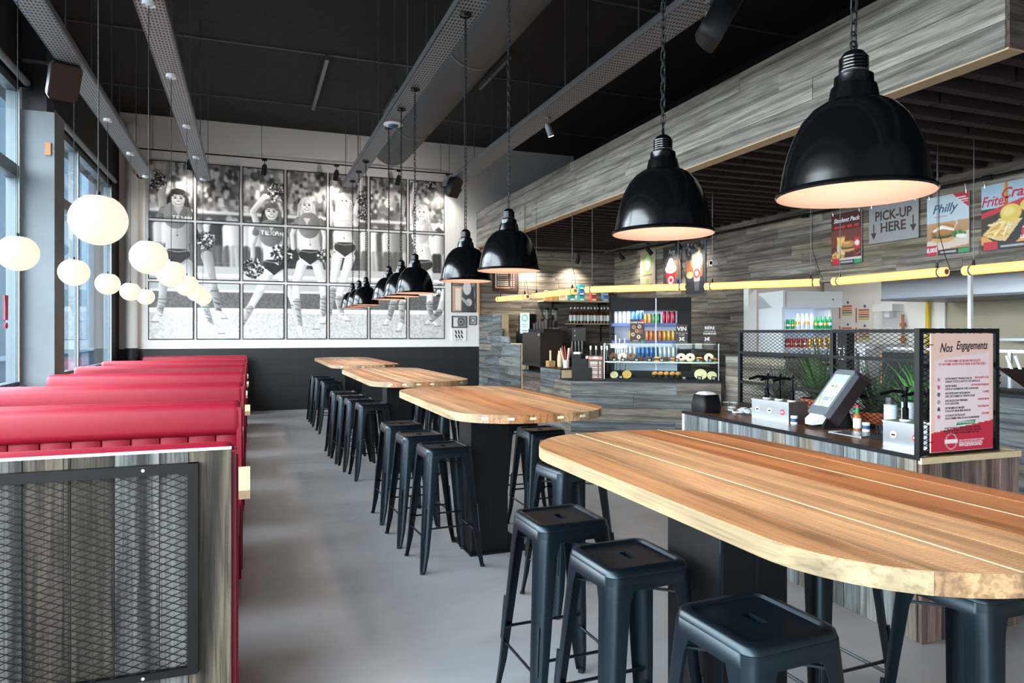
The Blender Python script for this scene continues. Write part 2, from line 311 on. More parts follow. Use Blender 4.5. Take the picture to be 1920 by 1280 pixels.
# ------------------------------------------------------------------ small raster for flat prints (vertex colours on a fine grid)
class Ras:
    def __init__(s, w, h, bgc):                       # w,h samples; drawing space 0..w, 0..h with y down
        s.w, s.h = w, h; s.a = np.empty((h, w, 3)); s.a[:] = np.array(s.c(bgc)); s.yy, s.xx = np.mgrid[0:h, 0:w].astype(float); s.xx += 0.5; s.yy += 0.5
    @staticmethod
    def c(col):
        if isinstance(col, (int, float)): return (col, col, col)
        if isinstance(col, str): col = col.lstrip('#'); return tuple(int(col[i:i + 2], 16) / 255 for i in (0, 2, 4))
        return col
    def put(s, mask, col, al=1.0):
        m = np.clip(mask, 0, 1)[..., None] * al; s.a[:] = s.a * (1 - m) + np.array(s.c(col)) * m
    def win(s, x0, y0, x1, y1):
        a, b, c, d = max(0, int(y0) - 1), min(s.h, int(y1) + 2), max(0, int(x0) - 1), min(s.w, int(x1) + 2)
        return (slice(a, max(a, b)), slice(c, max(c, d)))
    def ell(s, cx, cy, rx, ry, col, rot=0.0, soft=0.12, al=1.0):
        m = max(rx, ry) * (1 + soft); k = s.win(cx - m, cy - m, cx + m, cy + m)
        dx, dy = s.xx[k] - cx, s.yy[k] - cy; c, n = math.cos(rot), math.sin(rot)
        d = np.sqrt(((dx * c + dy * n) / rx) ** 2 + ((-dx * n + dy * c) / ry) ** 2)
        m = np.clip((1 - d) / soft + 0.5, 0, 1)[..., None] * al; s.a[k] = s.a[k] * (1 - m) + np.array(s.c(col)) * m
    def rect(s, x0, y0, x1, y1, col, al=1.0):
        k = s.win(x0, y0, x1, y1); m = ((s.xx[k] > x0) & (s.xx[k] < x1) & (s.yy[k] > y0) & (s.yy[k] < y1)).astype(float)[..., None] * al
        s.a[k] = s.a[k] * (1 - m) + np.array(s.c(col)) * m
    def poly(s, pts, col, al=1.0):
        ins = np.zeros((s.h, s.w), bool); n = len(pts)
        for i in range(n):
            x0, y0 = pts[i]; x1, y1 = pts[(i + 1) % n]
            if y0 == y1: continue
            k = ((y0 > s.yy) != (y1 > s.yy)) & (s.xx < (x1 - x0) * (s.yy - y0) / (y1 - y0) + x0); ins ^= k
        s.put(ins.astype(float), col, al)
    def limb(s, pts, rs, col, al=1.0):                # tapered capsule chain
        for i in range(len(pts) - 1):
            (x0, y0), (x1, y1) = pts[i], pts[i + 1]; dx, dy = x1 - x0, y1 - y0; l2 = dx * dx + dy * dy + 1e-9
            g = max(rs) + 1; k = s.win(min(x0, x1) - g, min(y0, y1) - g, max(x0, x1) + g, max(y0, y1) + g); XX, YY = s.xx[k], s.yy[k]
            t = np.clip(((XX - x0) * dx + (YY - y0) * dy) / l2, 0, 1)
            d = np.hypot(XX - x0 - t * dx, YY - y0 - t * dy); r = rs[i] + (rs[i + 1] - rs[i]) * t
            sh = np.array(s.c(col)); m = np.clip(r - d + 0.5, 0, 1)[..., None] * al
            side = ((XX - x0 - t * dx) / np.maximum(r, 0.5))[..., None]
            s.a[k] = s.a[k] * (1 - m) + np.clip(sh * (1 - 0.22 * np.clip(side, -1, 1)), 0, 1) * m
    def speck(s, cx, cy, rx, ry, n, cols, size, seed):
        r = random.Random(seed)
        for _ in range(n):
            a = r.uniform(0, 2 * PI); q = math.sqrt(r.random())
            s.ell(cx + rx * q * math.cos(a), cy + ry * q * math.sin(a), size * r.uniform(0.5, 1.3), size * r.uniform(0.4, 1.0), r.choice(cols), r.uniform(0, 3), 0.5)
    def blur(s, y0, y1, k):
        b = s.a[y0:y1].copy()
        for _ in range(k):
            b = (b + np.roll(b, 1, 0) + np.roll(b, -1, 0) + np.roll(b, 1, 1) + np.roll(b, -1, 1)) / 5
        s.a[y0:y1] = b
    GL = {'T': '11111 00100 00100 00100 00100', 'E': '11111 10000 11110 10000 11111', 'X': '10001 01010 00100 01010 10001', 'A': '01110 10001 11111 10001 10001', 'N': '10001 11001 10101 10011 10001', 'S': '11111 10000 11111 00001 11111', 'O': '01110 10001 10001 10001 01110'}
    def word(s, txt, x, y, pw, ph, col, slope=0.0):
        for ch in txt:
            for j, row in enumerate(s.GL[ch].split()):
                for i, b in enumerate(row):
                    if b == '1': s.rect(x + i * pw, y + j * ph, x + (i + 1) * pw + .1, y + (j + 1) * ph + .1, col)
            x += 6.3 * pw; y += slope * 6.3 * pw
def print_mesh(ras, x0, x1, y0, y1, w, h, name, parent, mw, mat='print'):
    """grid of width w, height h (local x,y, centred) coloured from the raster window (x0..x1, y0..y1 in samples)"""
    nx = max(2, int(x1 - x0)); ny = max(2, int(y1 - y0))
    X, Y = np.meshgrid(np.linspace(-w / 2, w / 2, nx), np.linspace(h / 2, -h / 2, ny))
    vs = np.stack([X.ravel(), Y.ravel(), np.zeros(nx * ny)], 1)
    i = np.arange(nx - 1)[None, :] + nx * np.arange(ny - 1)[:, None]; i = i.ravel()
    fs = np.stack([i, i + nx, i + nx + 1, i + 1], 1)
    me = bpy.data.meshes.new(name); me.from_pydata(vs.tolist(), [], fs.tolist())
    ix = np.clip(np.linspace(x0, x1 - 1, nx).astype(int), 0, ras.w - 1); iy = np.clip(np.linspace(y0, y1 - 1, ny).astype(int), 0, ras.h - 1)
    c = ras.a[np.ix_(iy, ix)].reshape(-1, 3); c = np.where(c <= 0.04045, c / 12.92, ((c + 0.055) / 1.055) ** 2.4)
    at = me.color_attributes.new('print', 'FLOAT_COLOR', 'POINT'); at.data.foreach_set('color', np.concatenate([c, np.ones((len(c), 1))], 1).ravel().astype(np.float32))
    me.materials.append(M[mat]); o = bpy.data.objects.new(name, me); COL.objects.link(o)
    if parent is not None: o.parent = parent
    o.matrix_basis = mw; ORI[o.name] = (0, 0, 0)
    return o
# ================================================================== the setting
fl = struct('floor', MB().box(-2.45, 10.6, -3.2, 14.4, -0.1, 0.0), 'floor', 'smooth grey polished concrete floor of the restaurant')
ce = struct('ceiling', MB().box(-2.45, 10.6, -3.2, 14.4, 5.45, 5.6), 'ceil', 'black rough plaster ceiling high above the room')
for i, y in enumerate((7.4, 10.2, 12.6)):                                   # seams across the ceiling
    MB().box(-2.2, 6.8, y, y + 0.02, 5.43, 5.45).build('ceiling_rib', 'greymetal', ce)
for x, y0, y1 in ((1.0, 10.2, 12.6), (2.2, 11.2, 12.4), (3.4, 9.2, 10.6)):
    MB().box(x, x + 0.05, y0, y1, 5.36, 5.44).build('ceiling_batten', 'greymetal', ce)
wb = struct('wall_back', MB().box(-2.45, 10.6, 14.2, 14.4, 1.2, 5.45), 'white', 'white painted block wall behind the photo panels')
MB().box(-2.45, 10.6, 14.2, 14.4, 0, 1.2).build('wainscot', 'dark', wb)
for r in range(21):                                                         # painted concrete blocks where the wall shows
    z0 = 0.2 + r * 0.25 - 0.25; z1 = z0 + 0.25
    z0 = max(z0, 0)
    for c in range(-1, 19):
        x0 = -2.2 + c * 0.5 + (0.25 if r % 2 else 0); x1 = min(x0 + 0.5, 6.8); x0 = max(x0, -2.2)
        if x1 - x0 < 0.05: continue
        low = z1 < 1.3
        if low and x0 > 4.6: continue
        if not low:
            if not (z0 > 4.6 or x0 < -1.8 or x1 > 3.9): continue
            if x0 > 4.6 and z0 < 3.9: continue
        if low and z1 > 1.2: z1 = 1.2
        MB().box(x0 + 0.0015, x1 - 0.0015, 14.195, 14.2, z0 + 0.0015, min(z1, 5.45) - 0.0015).build('wall_block', 'dark' if low else 'white', wb)
struct('wall_front', MB().box(-0.75, 10.6, -3.35, -3.2, 0, 5.45).box(-2.45, -0.75, -3.35, -3.2, 2.7, 5.45), 'white', 'white painted wall behind the dining area')
struct('wall_right', MB().box(10.4, 10.6, -3.2, 14.2, 0, 5.45), 'beige', 'beige kitchen wall at the far side of the hatch')
# left wall: sill wall, black header, pier, concrete column
wl = struct('wall_left', MB().box(-2.45, -2.2, -3.2, 14.2, 0, 0.93), 'dark', 'charcoal window wall below and above the big panes')
MB().box(-2.5, -2.2, -3.2, 14.2, 4.02, 5.45).build('header', 'blackmatte', wl)
MB().box(-2.45, -2.2, 13.42, 14.2, 0.93, 4.02).build('pier', 'dark', wl)
MB().box(-2.34, -2.15, -3.2, 13.42, 0.93, 0.96).build('sill', 'greymetal', wl)
cl = struct('column', MB().box(-2.3, -1.9, 8.45, 8.86, 0, 3.78), 'concrete', 'grey concrete column standing between two tall windows')
MB().box(-2.2, -1.98, 8.5, 8.8, 3.78, 5.45).build('upper_shaft', 'dark', cl)
MB().box(-2.22, -1.96, 8.48, 8.82, 4.28, 4.31).build('strap', 'greymetal', cl)
MB().box(-1.98, -1.93, 8.435, 8.45, 3.33, 3.46).build('tag', 'copper', cl)
frm = plain('grey_window_frame', '#5c666c', 0.4, 0.4)
edge = plain('pale_frame_edge', '#c6d4da', 0.35, 0.3)
bays = [(-3.1, 0.55), (0.7, 4.3), (4.45, 8.42), (8.9, 11.0), (11.04, 13.42)]
for i, (a, b) in enumerate(bays):
    w = thing('window_%d' % (i + 1), None, None, (-2.3, (a + b) / 2, 0.96), kind='structure')
    w['label'] = 'tall grey framed window, number %d along the street side' % (i + 1)
    MB().box(-2.30, -2.2, a, b, 0.96, 1.0).box(-2.30, -2.2, a, b, 3.94, 4.02).box(-2.30, -2.2, a, a + 0.06, 1.0, 3.94).box(-2.30, -2.2, b - 0.06, b, 1.0, 3.94).build('window_frame', frm, w)
    MB().box(-2.30, -2.195, a + 0.06, b - 0.06, 3.06, 3.19).build('transom', frm, w)
    MB().box(-2.2, -2.188, b - 0.05, b - 0.025, 1.0, 3.96).build('frame_edge', edge, w)
    MB().box(-2.216, -2.209, a + 0.06, b - 0.06, 1.0, 3.06).build('pane', 'glass', w)
    MB().box(-2.216, -2.209, a + 0.06, b - 0.06, 3.19, 3.94).build('pane', 'glass', w)
    if i == 2:
        MB().box(-2.207, -2.205, 8.0, 8.09, 1.62, 1.80).add([(-2.206, 7.995, 1.80), (-2.206, 8.095, 1.80), (-2.206, 8.10, 1.86), (-2.206, 7.99, 1.86)], [(0, 1, 2, 3)]).build('mark_stroke', 'redprint', w)
        MB().rings([[(x, 8.045 + 0.045 * math.cos(a), 1.565 + 0.03 * math.sin(a)) for a in [2 * PI * i / 14 for i in range(14)]] for x in (-2.207, -2.205)]).build('mark_dot', 'redprint', w)
fw = thing('window_6', None, None, (0.5, -3.25, 0.1), kind='structure'); fw['label'] = 'added unseen glazing giving front fill daylight behind the dining area'  # glazing added out of view to let in frontal fill light
for k in range(3):
    x = -2.45 + k * 0.82
    MB().box(x, x + 0.06, -3.3, -3.2, 0.1, 2.7).build('window_frame', frm, fw)
MB().box(-2.45, -0.75, -3.3, -3.2, 0, 0.1).box(-2.45, -0.75, -3.3, -3.2, 2.64, 2.7).build('window_frame', frm, fw)
for k in range(2):
    x = -2.39 + k * 0.82
    MB().box(x, x + 0.76, -3.255, -3.247, 0.1, 2.64).build('pane', 'glass', fw)
# roller blind tubes over the far windows
for nm, a, b in (('nearer', 4.5, 8.4), ('farther', 8.95, 13.35)):
    t = thing('roller_blind', 'rolled up grey blind tube above the %s window by the column' % nm, 'blind', (-2.1, a, 4.0))
    MB().tube([(-2.12, a, 4.03), (-2.12, b, 4.03)], 0.035, 10).build('tube', 'greymetal', t, True)
    for y in (a + .02, b - .02): MB().box(-2.2, -2.08, y - 0.015, y + 0.015, 3.98, 4.08).build('bracket', 'black', t)
# outdoors
struct('ground', MB().box(-60, -2.6, -40, 70, -0.25, -0.15).box(-60, 20, -40, -3.5, -0.25, -0.15), plain('pavement', '#5a6064', 1.0, noise=0.1), 'grey pavement outside the windows')
fac = thing('street_building', 'blue grey panelled building across the street', 'building', (-7.5, 45, -0.15))
fm = [plain('facade_panel_%d' % k, c, 1.0, noise=0.1, nscale=0.6, spec=0.0) for k, c in enumerate(('#2c363f', '#343f49', '#3e4a54', '#262f37'))]
MB().box(-9.5, -7.6, 22, 75, -0.15, 16).build('wall', fm[0], fac)
rr = random.Random(3); y = 22.0
while y < 75:
    w = rr.uniform(1.2, 2.6); MB().box(-7.6, -7.5 - rr.uniform(0, 0.06), y + 0.02, y + w - 0.02, -0.1, 16).build('panel', rr.choice(fm), fac); y += w
MB().box(-7.45, -7.3, 22, 75, 0.6, 0.75).build('ledge', fm[2], fac)

# ------------------------------------------------------------------ canopy over the bar, bar walls, kitchen
beam = struct('trim_1', MB().box(4.53, 4.66, 3.07, 14.2, 3.32, 4.03), 'barwall', 'long weathered plank beam hanging above the bar')
planks(beam, (4.53, 14.2, 3.31), (0, -1, 0), (0, 0, 1), 11.13, 0.74, 0.185, 'grey', 11, (3.0, 5.0), 0.02)
planks(beam, (4.52, 3.07, 3.31), (1, 0, 0), (0, 0, 1), 3.3, 0.74, 0.185, 'redlight_tint', 12, (2.0, 3.8), 0.02)
MB().box(4.512, 4.66, 3.05, 14.2, 3.30, 3.315).build('soffit_strip', 'ply', beam)
can = struct('ceiling_canopy', MB().box(4.66, 7.95, 3.07, 14.2, 3.72, 3.8), 'blackmatte', 'black lowered ceiling above the bar counter')
struct('wall_upper', MB().box(6.8, 7.0, -3.2, 14.2, 3.8, 5.45), 'blackmatte', 'black bulkhead wall above the plank canopy')
baf = None; rr = random.Random(5)
for k in range(39):
    y = 3.25 + k * 0.28; ends = [4.68]; x = 4.68 + (0.55 if k % 2 else 1.15) + 0.1 * math.sin(k)
    while x < 7.3: ends.append(x); x += 1.2
    ends.append(7.78)
    for a, b in zip(ends[:-1], ends[1:]):
        o = MB().box(a + 0.01, b - 0.02, y, y + 0.09, 3.36, 3.56).build('acoustic_baffle', 'felt')
        MB().box(a + 0.1, a + 0.104, y + .023, y + .027, 3.56, 3.72).build('hanger_wire', 'greymetal', o)
        MB().box(b - 0.12, b - 0.116, y + .023, y + .027, 3.56, 3.72).build('hanger_wire', 'greymetal', o)
        tag(o, 'dark brown felt ceiling baffle in the rows above the bar', 'ceiling baffle', 'felt baffles above the bar')
wr = struct('wall_bar_right', MB().box(7.82, 7.95, 9.67, 14.2, 0, 3.75).box(7.82, 7.95, 2.0, 9.67, 2.23, 3.75), 'barwall', 'weathered plank wall with posters above the kitchen hatch')
planks(wr, (7.82, 14.15, 0.73), (0, -1, 0), (0, 0, 1), 4.48, 1.5, 0.15, 'barwall', 21, (0.8, 1.9), 0.02)
planks(wr, (7.82, 14.15, 2.23), (0, -1, 0), (0, 0, 1), 12.1, 1.5, 0.15, 'barwall', 23, (0.8, 1.9), 0.02)
struct('wall_bar_back', MB().box(4.57, 7.82, 14.17, 14.2, 0, 3.75), 'barwall', 'weathered plank wall behind the coffee bar')
wbb = bpy.data.objects['wall_bar_back']
planks(wbb, (4.57, 14.17, 0.75), (1, 0, 0), (0, 0, 1), 3.23, 3.0, 0.16, 'barwall', 22, (0.9, 1.9), 0.02)
MB().box(4.555, 4.57, 14.12, 14.2, 1.86, 3.32).build('edge_board', 'copper', wbb)
# kitchen seen through the hatch
struct('wall_kitchen', MB().box(7.95, 10.4, 10.6, 10.75, 0, 3.2).box(7.95, 10.4, 1.2, 1.3, 0, 3.2), 'white', 'white kitchen side wall behind the fridge')
kc = struct('ceiling_kitchen', MB().box(7.95, 10.4, 1.3, 10.6, 3.0, 3.1), 'white', 'white kitchen ceiling behind the hatch')
struct('trim_2', MB().box(7.8, 7.97, 9.55, 9.67, 0, 2.23), 'white', 'white jamb beside the kitchen hatch')
# partition and counters of the bar (plan: x = 4.55 line, diagonal, x = 6.47 line)
P1 = Vector((4.55, 9.59, 0)); P2 = Vector((6.36, 8.37, 0)); DG = (P2 - P1).normalized(); DN = Vector((DG.y, -DG.x, 0))
def dgp(t, back=0.0, z=0.0): p = P1 + DG * t - DN * back; return (p.x, p.y, z)
t = thing('bar_partition', 'stepped blue grey plank screen at the wall end of the bar', 'partition', (4.6, 13.0, 0))
MB().box(4.575, 4.72, 12.78, 14.15, 0, 1.85).box(4.575, 4.72, 11.73, 12.78, 0, 1.3).build('core', 'ply', t)
planks(t, (4.575, 14.15, 0.0), (0, -1, 0), (0, 0, 1), 2.42, 1.86, 0.143, 'counterwood', 31, (0.6, 1.4), 0.02, skip=lambda p, q: (p > 1.37 and q > 1.29))
planks(t, (4.575, 14.15, 1.287), (0, -1, 0), (0, 0, 1), 1.37, 0.573, 0.143, 'counterwood', 32, (1.37, 1.4), 0.022)
t = thing('bar_counter', 'blue grey plank bar counter under the glass display', 'counter', (5.0, 9.5, 0))
MB().prism([(4.57, 10.78), (4.57, 9.6), (6.37, 8.39), (6.75, 8.9), (5.3, 10.78)], 0, 0.765).build('body', 'barwall', t)
MB().prism([(4.53, 9.98), (4.53, 9.58), (6.35, 8.35), (6.8, 8.9), (5.3, 10.78), (4.95, 10.78), (4.95, 9.98)], 0.765, 0.785).build('worktop', 'blackmatte', t)
MB().box(4.57, 4.95, 9.98, 10.78, 0.765, 0.915).build('raised_block', 'ply', t)
MB().box(4.54, 4.97, 9.96, 10.80, 0.915, 0.932).build('block_top', 'brownboard', t)
planks(t, (4.57, 10.78, 0.0), (0, -1, 0), (0, 0, 1), 1.19, 0.765, 0.153, 'counterwood', 33, (0.8, 1.3), 0.022)
planks(t, (4.57, 10.78, 0.765), (0, -1, 0), (0, 0, 1), 0.80, 0.15, 0.15, 'counterwood', 34, (0.9, 1.3), 0.022)
planks(t, dgp(0, -0.0), tuple(DG), (0, 0, 1), 2.18, 0.765, 0.191, 'counterwood', 35, (1.2, 2.3), 0.022)
t = thing('back_counter', 'brown plank counter under the coffee machine', 'counter', (5.1, 11.2, 0))
MB().box(4.62, 5.3, 10.8, 11.72, 0, 0.81).build('body', 'brownboard', t)
planks(t, (4.62, 11.72, 0.0), (0, -1, 0), (0, 0, 1), 0.92, 0.81, 0.143, 'redlight_tint', 36, (0.9, 1.0), 0.02)  # reuses the red-tinted wood for the brown planks
MB().box(4.59, 5.3, 10.8, 11.72, 0.81, 0.83).build('worktop', 'blackmatte', t)
t = thing('service_counter', 'tall plank serving counter beside the glass display', 'counter', (6.7, 7.8, 0))
MB().box(6.49, 7.0, 7.21, 8.40, 0, 1.17).build('body', 'barwall', t)
MB().box(6.43, 7.02, 7.19, 8.45, 1.17, 1.19).build('worktop', 'blackmatte', t)
planks(t, (6.49, 8.42, 0.0), (0, -1, 0), (0, 0, 1), 1.21, 1.17, 0.146, 'barwall', 37, (0.8, 1.3), 0.02)
t = thing('pickup_counter', 'dark plank pick-up counter in front of the kitchen hatch', 'counter', (6.9, 5.0, 0))
MB().box(6.62, 7.3, 2.6, 7.18, 0, 0.90).build('body', 'dark', t)
MB().box(6.56, 7.32, 2.58, 7.2, 0.90, 0.93).build('worktop', 'blackmatte', t)
planks(t, (6.62, 7.18, 0.0), (0, -1, 0), (0, 0, 1), 4.58, 0.90, 0.15, M['counterwood'], 38, (1.4, 2.6), 0.02)
# ================================================================== bar tables
def outline_y(x, W, Ln, r):
    """half-length of a rounded rectangle at offset x from its centre line"""
    a = abs(x); k = W / 2 - r
    if a <= k: return Ln / 2
    return Ln / 2 - r + math.sqrt(max(0, r * r - (a - k) ** 2))
def bar_table(cx, y0, y1, W, r, label, seed, ez=1.06):
    cyy = (y0 + y1) / 2; Ln = y1 - y0; t = thing('bar_table', label, 'table', (cx, cyy, 0), 'oval oak bar tables'); rnd = random.Random(seed); th = 0.046
    cuts = [-W / 2]
    while cuts[-1] < W / 2 - 0.19: cuts.append(cuts[-1] + rnd.uniform(0.11, 0.165))
    cuts.append(W / 2)
    for a, b in zip(cuts[:-1], cuts[1:]):
        n = 9; xs = [a + (b - a) * i / n for i in range(n + 1)]
        xs[0] += 0.0008; xs[-1] -= 0.0008
        up = [(cx + x, cyy + outline_y(x, W, Ln, r)) for x in xs]; dn = [(cx + x, cyy - outline_y(x, W, Ln, r)) for x in xs]
        poly = up + dn[::-1]
        MB().prism(poly, ez - th, ez + rnd.uniform(-0.0006, 0.0006)).build('plank', 'oak', t)
        if b < W / 2:
            MB().box(cx + b - 0.0024, cx + b + 0.0024, cyy - outline_y(b, W, Ln, r) + 0.004, cyy + outline_y(b, W, Ln, r) - 0.004, ez - 0.01, ez + 0.0007).build('joint_line', 'ply', t) if rnd.random() < 0.28 else None
            yb = cyy - outline_y(b, W, Ln, r); s = -1 if b < 0 else 1
            nx = 0 if abs(b) < W / 2 - r else (abs(b) - (W / 2 - r)) / r * s; ny = -math.sqrt(max(0, 1 - nx * nx)); tx, ty = -ny, nx
            MB().bar((cx + b - tx * 0.018 + nx * -0.004, yb - ty * 0.018 - ny * 0.004, ez - 0.021), (cx + b + tx * 0.018 - nx * 0.004, yb + ty * 0.018 - ny * 0.004, ez - 0.021), 0.012, 0.013).build('tenon', 'inlay', t) if rnd.random() < 0.75 else None
    # pale sapwood band along the aisle edge
    pts = [(cx - W / 2 - 0.0012, cyy - Ln / 2 + r * 1.0), (cx - W / 2 - 0.0012, cyy + Ln / 2 - r * 1.0)]
    arc = []
    for i in range(11):
        a = PI + i / 10 * (PI / 3.4); arc.append((cx - W / 2 + r + (r + .0012) * math.cos(a), cyy - Ln / 2 + r + (r + .0012) * math.sin(a)))
    arc2 = []
    for i in range(13):
        a = PI - i / 12 * (PI / 2.1); arc2.append((cx - W / 2 + r + (r + .0012) * math.cos(a), cyy + Ln / 2 - r + (r + .0012) * math.sin(a)))
    path = arc2[::-1] + arc
    MB().rings([[(x, y, ez - th) for x, y in path], [(x, y, ez - 0.0015) for x, y in path]], False, False, False).build('sapwood_edge', 'oakedge', t)
    # pedestal
    py = cyy + 0.17
    MB().box(cx - 0.11, cx + 0.15, py - 0.15, py + 0.15, 0.012, ez - th - 0.012).build('column', 'black', t)
    MB().box(cx - 0.115, cx - 0.105, py - 0.155, py - 0.145, 0.012, ez - th - 0.012).box(cx + 0.02, cx + 0.03, py - 0.153, py - 0.148, 0.012, ez - th - 0.012).build('column_seam', 'stool', t)
    MB().box(cx - 0.13, cx + 0.30, py - 0.19, py + 0.25, 0.0, 0.012).build('base_plate', 'black', t)
    MB().box(cx - 0.3, cx + 0.3, py - 0.35, py + 0.35, ez - th - 0.012, ez - th).build('top_plate', 'black', t)
    return t
TABLES = [(1.50, 0.86, 2.76), (1.51, 3.46, 5.52), (1.48, 6.08, 8.76), (1.50, 9.45, 12.75)]
tl = ['big oval oak bar table in the foreground', 'oval oak bar table second from the camera', 'oval oak bar table third from the camera', 'oval oak bar table by the back wall']
for i, (cx, a, b) in enumerate(TABLES): bar_table(cx, a, b, 0.93, 0.37, tl[i], 40 + i)

# ================================================================== metal bar stools
def rsq(h, r, z, n=6):
    p = []
    for q, (sx, sy) in enumerate(((1, 1), (-1, 1), (-1, -1), (1, -1))):
        for i in range(n + 1):
            a = q * PI / 2 + i / n * PI / 2; p.append((sx * (h - r) + r * math.cos(a), sy * (h - r) + r * math.sin(a), z))
    return p
def slot(z, n):
    out = []
    for i in range(n):
        a = PI / 4 * 0 + 2 * PI * (i + 0.5) / n; x = math.cos(a); y = math.sin(a)
        out.append((0.013 * x, (0.024 if y > 0 else -0.024) + 0.013 * y, z))
    return out
def make_stool():
    t = thing('bar_stool', 'stool', 'stool', (0, 0, 0)); n = 28
    sr = rsq(0.118, 0.022, 0.757); ang = [math.atan2(p[1], p[0]) for p in sr]; sl = []
    for a in ang:
        x, y = math.cos(a), math.sin(a); sl.append((0.0165 * math.copysign(abs(x) ** 0.5, x), 0.042 * math.copysign(abs(y) ** 0.85, y), 0.757))
    m = MB(); m.rings([[(x, y, z - 0.02) for x, y, z in sl], sl, sr, rsq(0.124, 0.025, 0.765), rsq(0.138, 0.033, 0.765), rsq(0.147, 0.038, 0.758), rsq(0.151, 0.04, 0.742)], False, False)
    m.build('seat', 'stool', t, True)
    MB().box(-0.03, 0.03, -0.055, 0.055, 0.730, 0.7305).build('handle_cup', 'rubber', t)
    MB().rings([rsq(0.151, 0.04, 0.742), rsq(0.1525, 0.04, 0.7405), rsq(0.156, 0.042, 0.70), rsq(0.152, 0.04, 0.70), rsq(0.147, 0.038, 0.742)], False, False).build('skirt', 'stool', t, True)
    for sx, sy in ((1, 1), (-1, 1), (-1, -1), (1, -1)):
        rings = []
        for z, c, a in ((0.742, 0.1515, 0.088), (0.70, 0.156, 0.084), (0.66, 0.159, 0.072), (0.5, 0.172, 0.064), (0.3, 0.188, 0.056), (0.12, 0.201, 0.046), (0.03, 0.209, 0.034), (0.012, 0.210, 0.031)):
            r = min(0.04, a * 0.75); pts = [(c - a, c)] + [(c - r + r * math.cos(PI / 2 - k / 6 * PI / 2), c - r + r * math.sin(PI / 2 - k / 6 * PI / 2)) for k in range(7)] + [(c, c - a)]
            q = 0.004; ri = r - q
            inn = [(c - q, c - a)] + [(c - r + ri * math.cos(k / 6 * PI / 2), c - r + ri * math.sin(k / 6 * PI / 2)) for k in range(7)] + [(c - a, c - q)]
            rings.append([(sx * x, sy * y, z) for x, y in pts + inn])
        lg = MB().rings(rings).build('leg', 'stool', t, True)
        c = 0.205; MB().bar((sx * 0.197, sy * 0.197, 0.016), (sx * 0.198, sy * 0.198, 0.0), 0.022, 0.022).build('rubber_foot', 'rubber', lg)
        c0, c1 = 0.1805, 0.192; k = 0.29
        MB().tube([(sx * (c0 - 0.0085), sy * (c0 - .0085), 0.40), (sx * (c1 - 0.0085), sy * (c1 - .0085), 0.22)], 0.006, 6).build('rib', 'stool', lg, True)
    for z, ax in ((0.27, 0), (0.215, 1)):
        c = 0.19 if ax == 0 else 0.194; c -= 0.015
        for s in (-1, 1):
            p, q = ((-c, s * c, z), (c, s * c, z)) if ax == 0 else ((s * c, -c, z), (s * c, c, z))
            MB().tube([p, tuple(0.86 * a + .14 * b for a, b in zip(p, q)), tuple(0.5 * a + .5 * b for a, b in zip(p, q)), tuple(0.14 * a + .86 * b for a, b in zip(p, q)), q], [0.009, 0.006, 0.006, 0.006, 0.009], 6).build('stretcher', 'stool', t, True)
    for s in (-1, 1): MB().bar((-0.14, s * 0.14, 0.655), (0.14, -s * 0.14, 0.66), 0.012, 0.006).build('brace', 'stool', t)
    return t
proto = make_stool()
ST = []
near = [(1.175, 2.58, 0.02), (1.18, 2.05, 0.03), (1.228, 1.48, 0.05)]
for (x, y, r), w in zip(near, ('far', 'middle', 'nearest')): ST.append((x, y, r, 'blue-black metal stool, %s of three on the aisle side of the foreground table' % w, 'stools at the foreground table'))
for (x, y, r), w in zip([(1.19, 4.455, 0.04), (1.16, 5.02, 0.03), (1.155, 5.65, 0.01)], ('nearest', 'middle', 'far')): ST.append((x, y, r, 'dark metal stool, %s of three on the aisle side of the second table' % w, 'stools at the second table'))
for (x, y, r), w in zip([(1.19, 7.345, 0.03), (1.14, 7.865, 0.02), (1.11, 8.36, 0.02), (1.09, 8.90, 0.0)], ('nearest', 'second', 'third', 'farthest')): ST.append((x, y, r, 'dark metal stool, %s of four on the aisle side of the third table' % w, 'stools at the third table'))
for (x, y, r), w in zip([(1.15, 10.85, 0.02), (1.13, 11.7, 0.0), (1.12, 12.36, 0.0)], ('nearest', 'middle', 'farthest')): ST.append((x, y, r, 'dark metal stool, %s of three on the aisle side of the back table' % w, 'stools at the back table'))
for (x, y, r), w in zip([(2.06, 1.50, 0.0), (2.07, 2.13, 0.03)], ('nearer', 'farther')): ST.append((x, y, r, 'dark metal stool, %s of two on the bar side of the foreground table' % w, 'stools at the foreground table'))
ST.append((1.68, 3.56, 0.1, 'dark metal stool between the foreground table and the second table', 'stools at the foreground table'))
for (x, y, r), w in zip([(2.09, 4.95, 0.0), (2.08, 5.46, 0.0)], ('nearer', 'farther')): ST.append((x, y, r, 'dark stool with warm lit seat, %s of two on the bar side, second table' % w, 'stools at the second table'))
for (x, y, r), w in zip([(2.05, 7.35, 0.0), (2.05, 7.95, 0.0), (2.05, 8.5, 0.0)], ('nearest', 'middle', 'farthest')): ST.append((x, y, r, 'dark metal stool, %s of three on the bar side of the third table' % w, 'stools at the third table'))
for k, (x, y, r, lb, g) in enumerate(ST):
    if k == 0: proto.location = (x, y, 0); proto.rotation_euler = (0, 0, r); tag(proto, lb, 'stool', g)
    else: copy_tree(proto, None, (x, y, 0), r, lb, g)

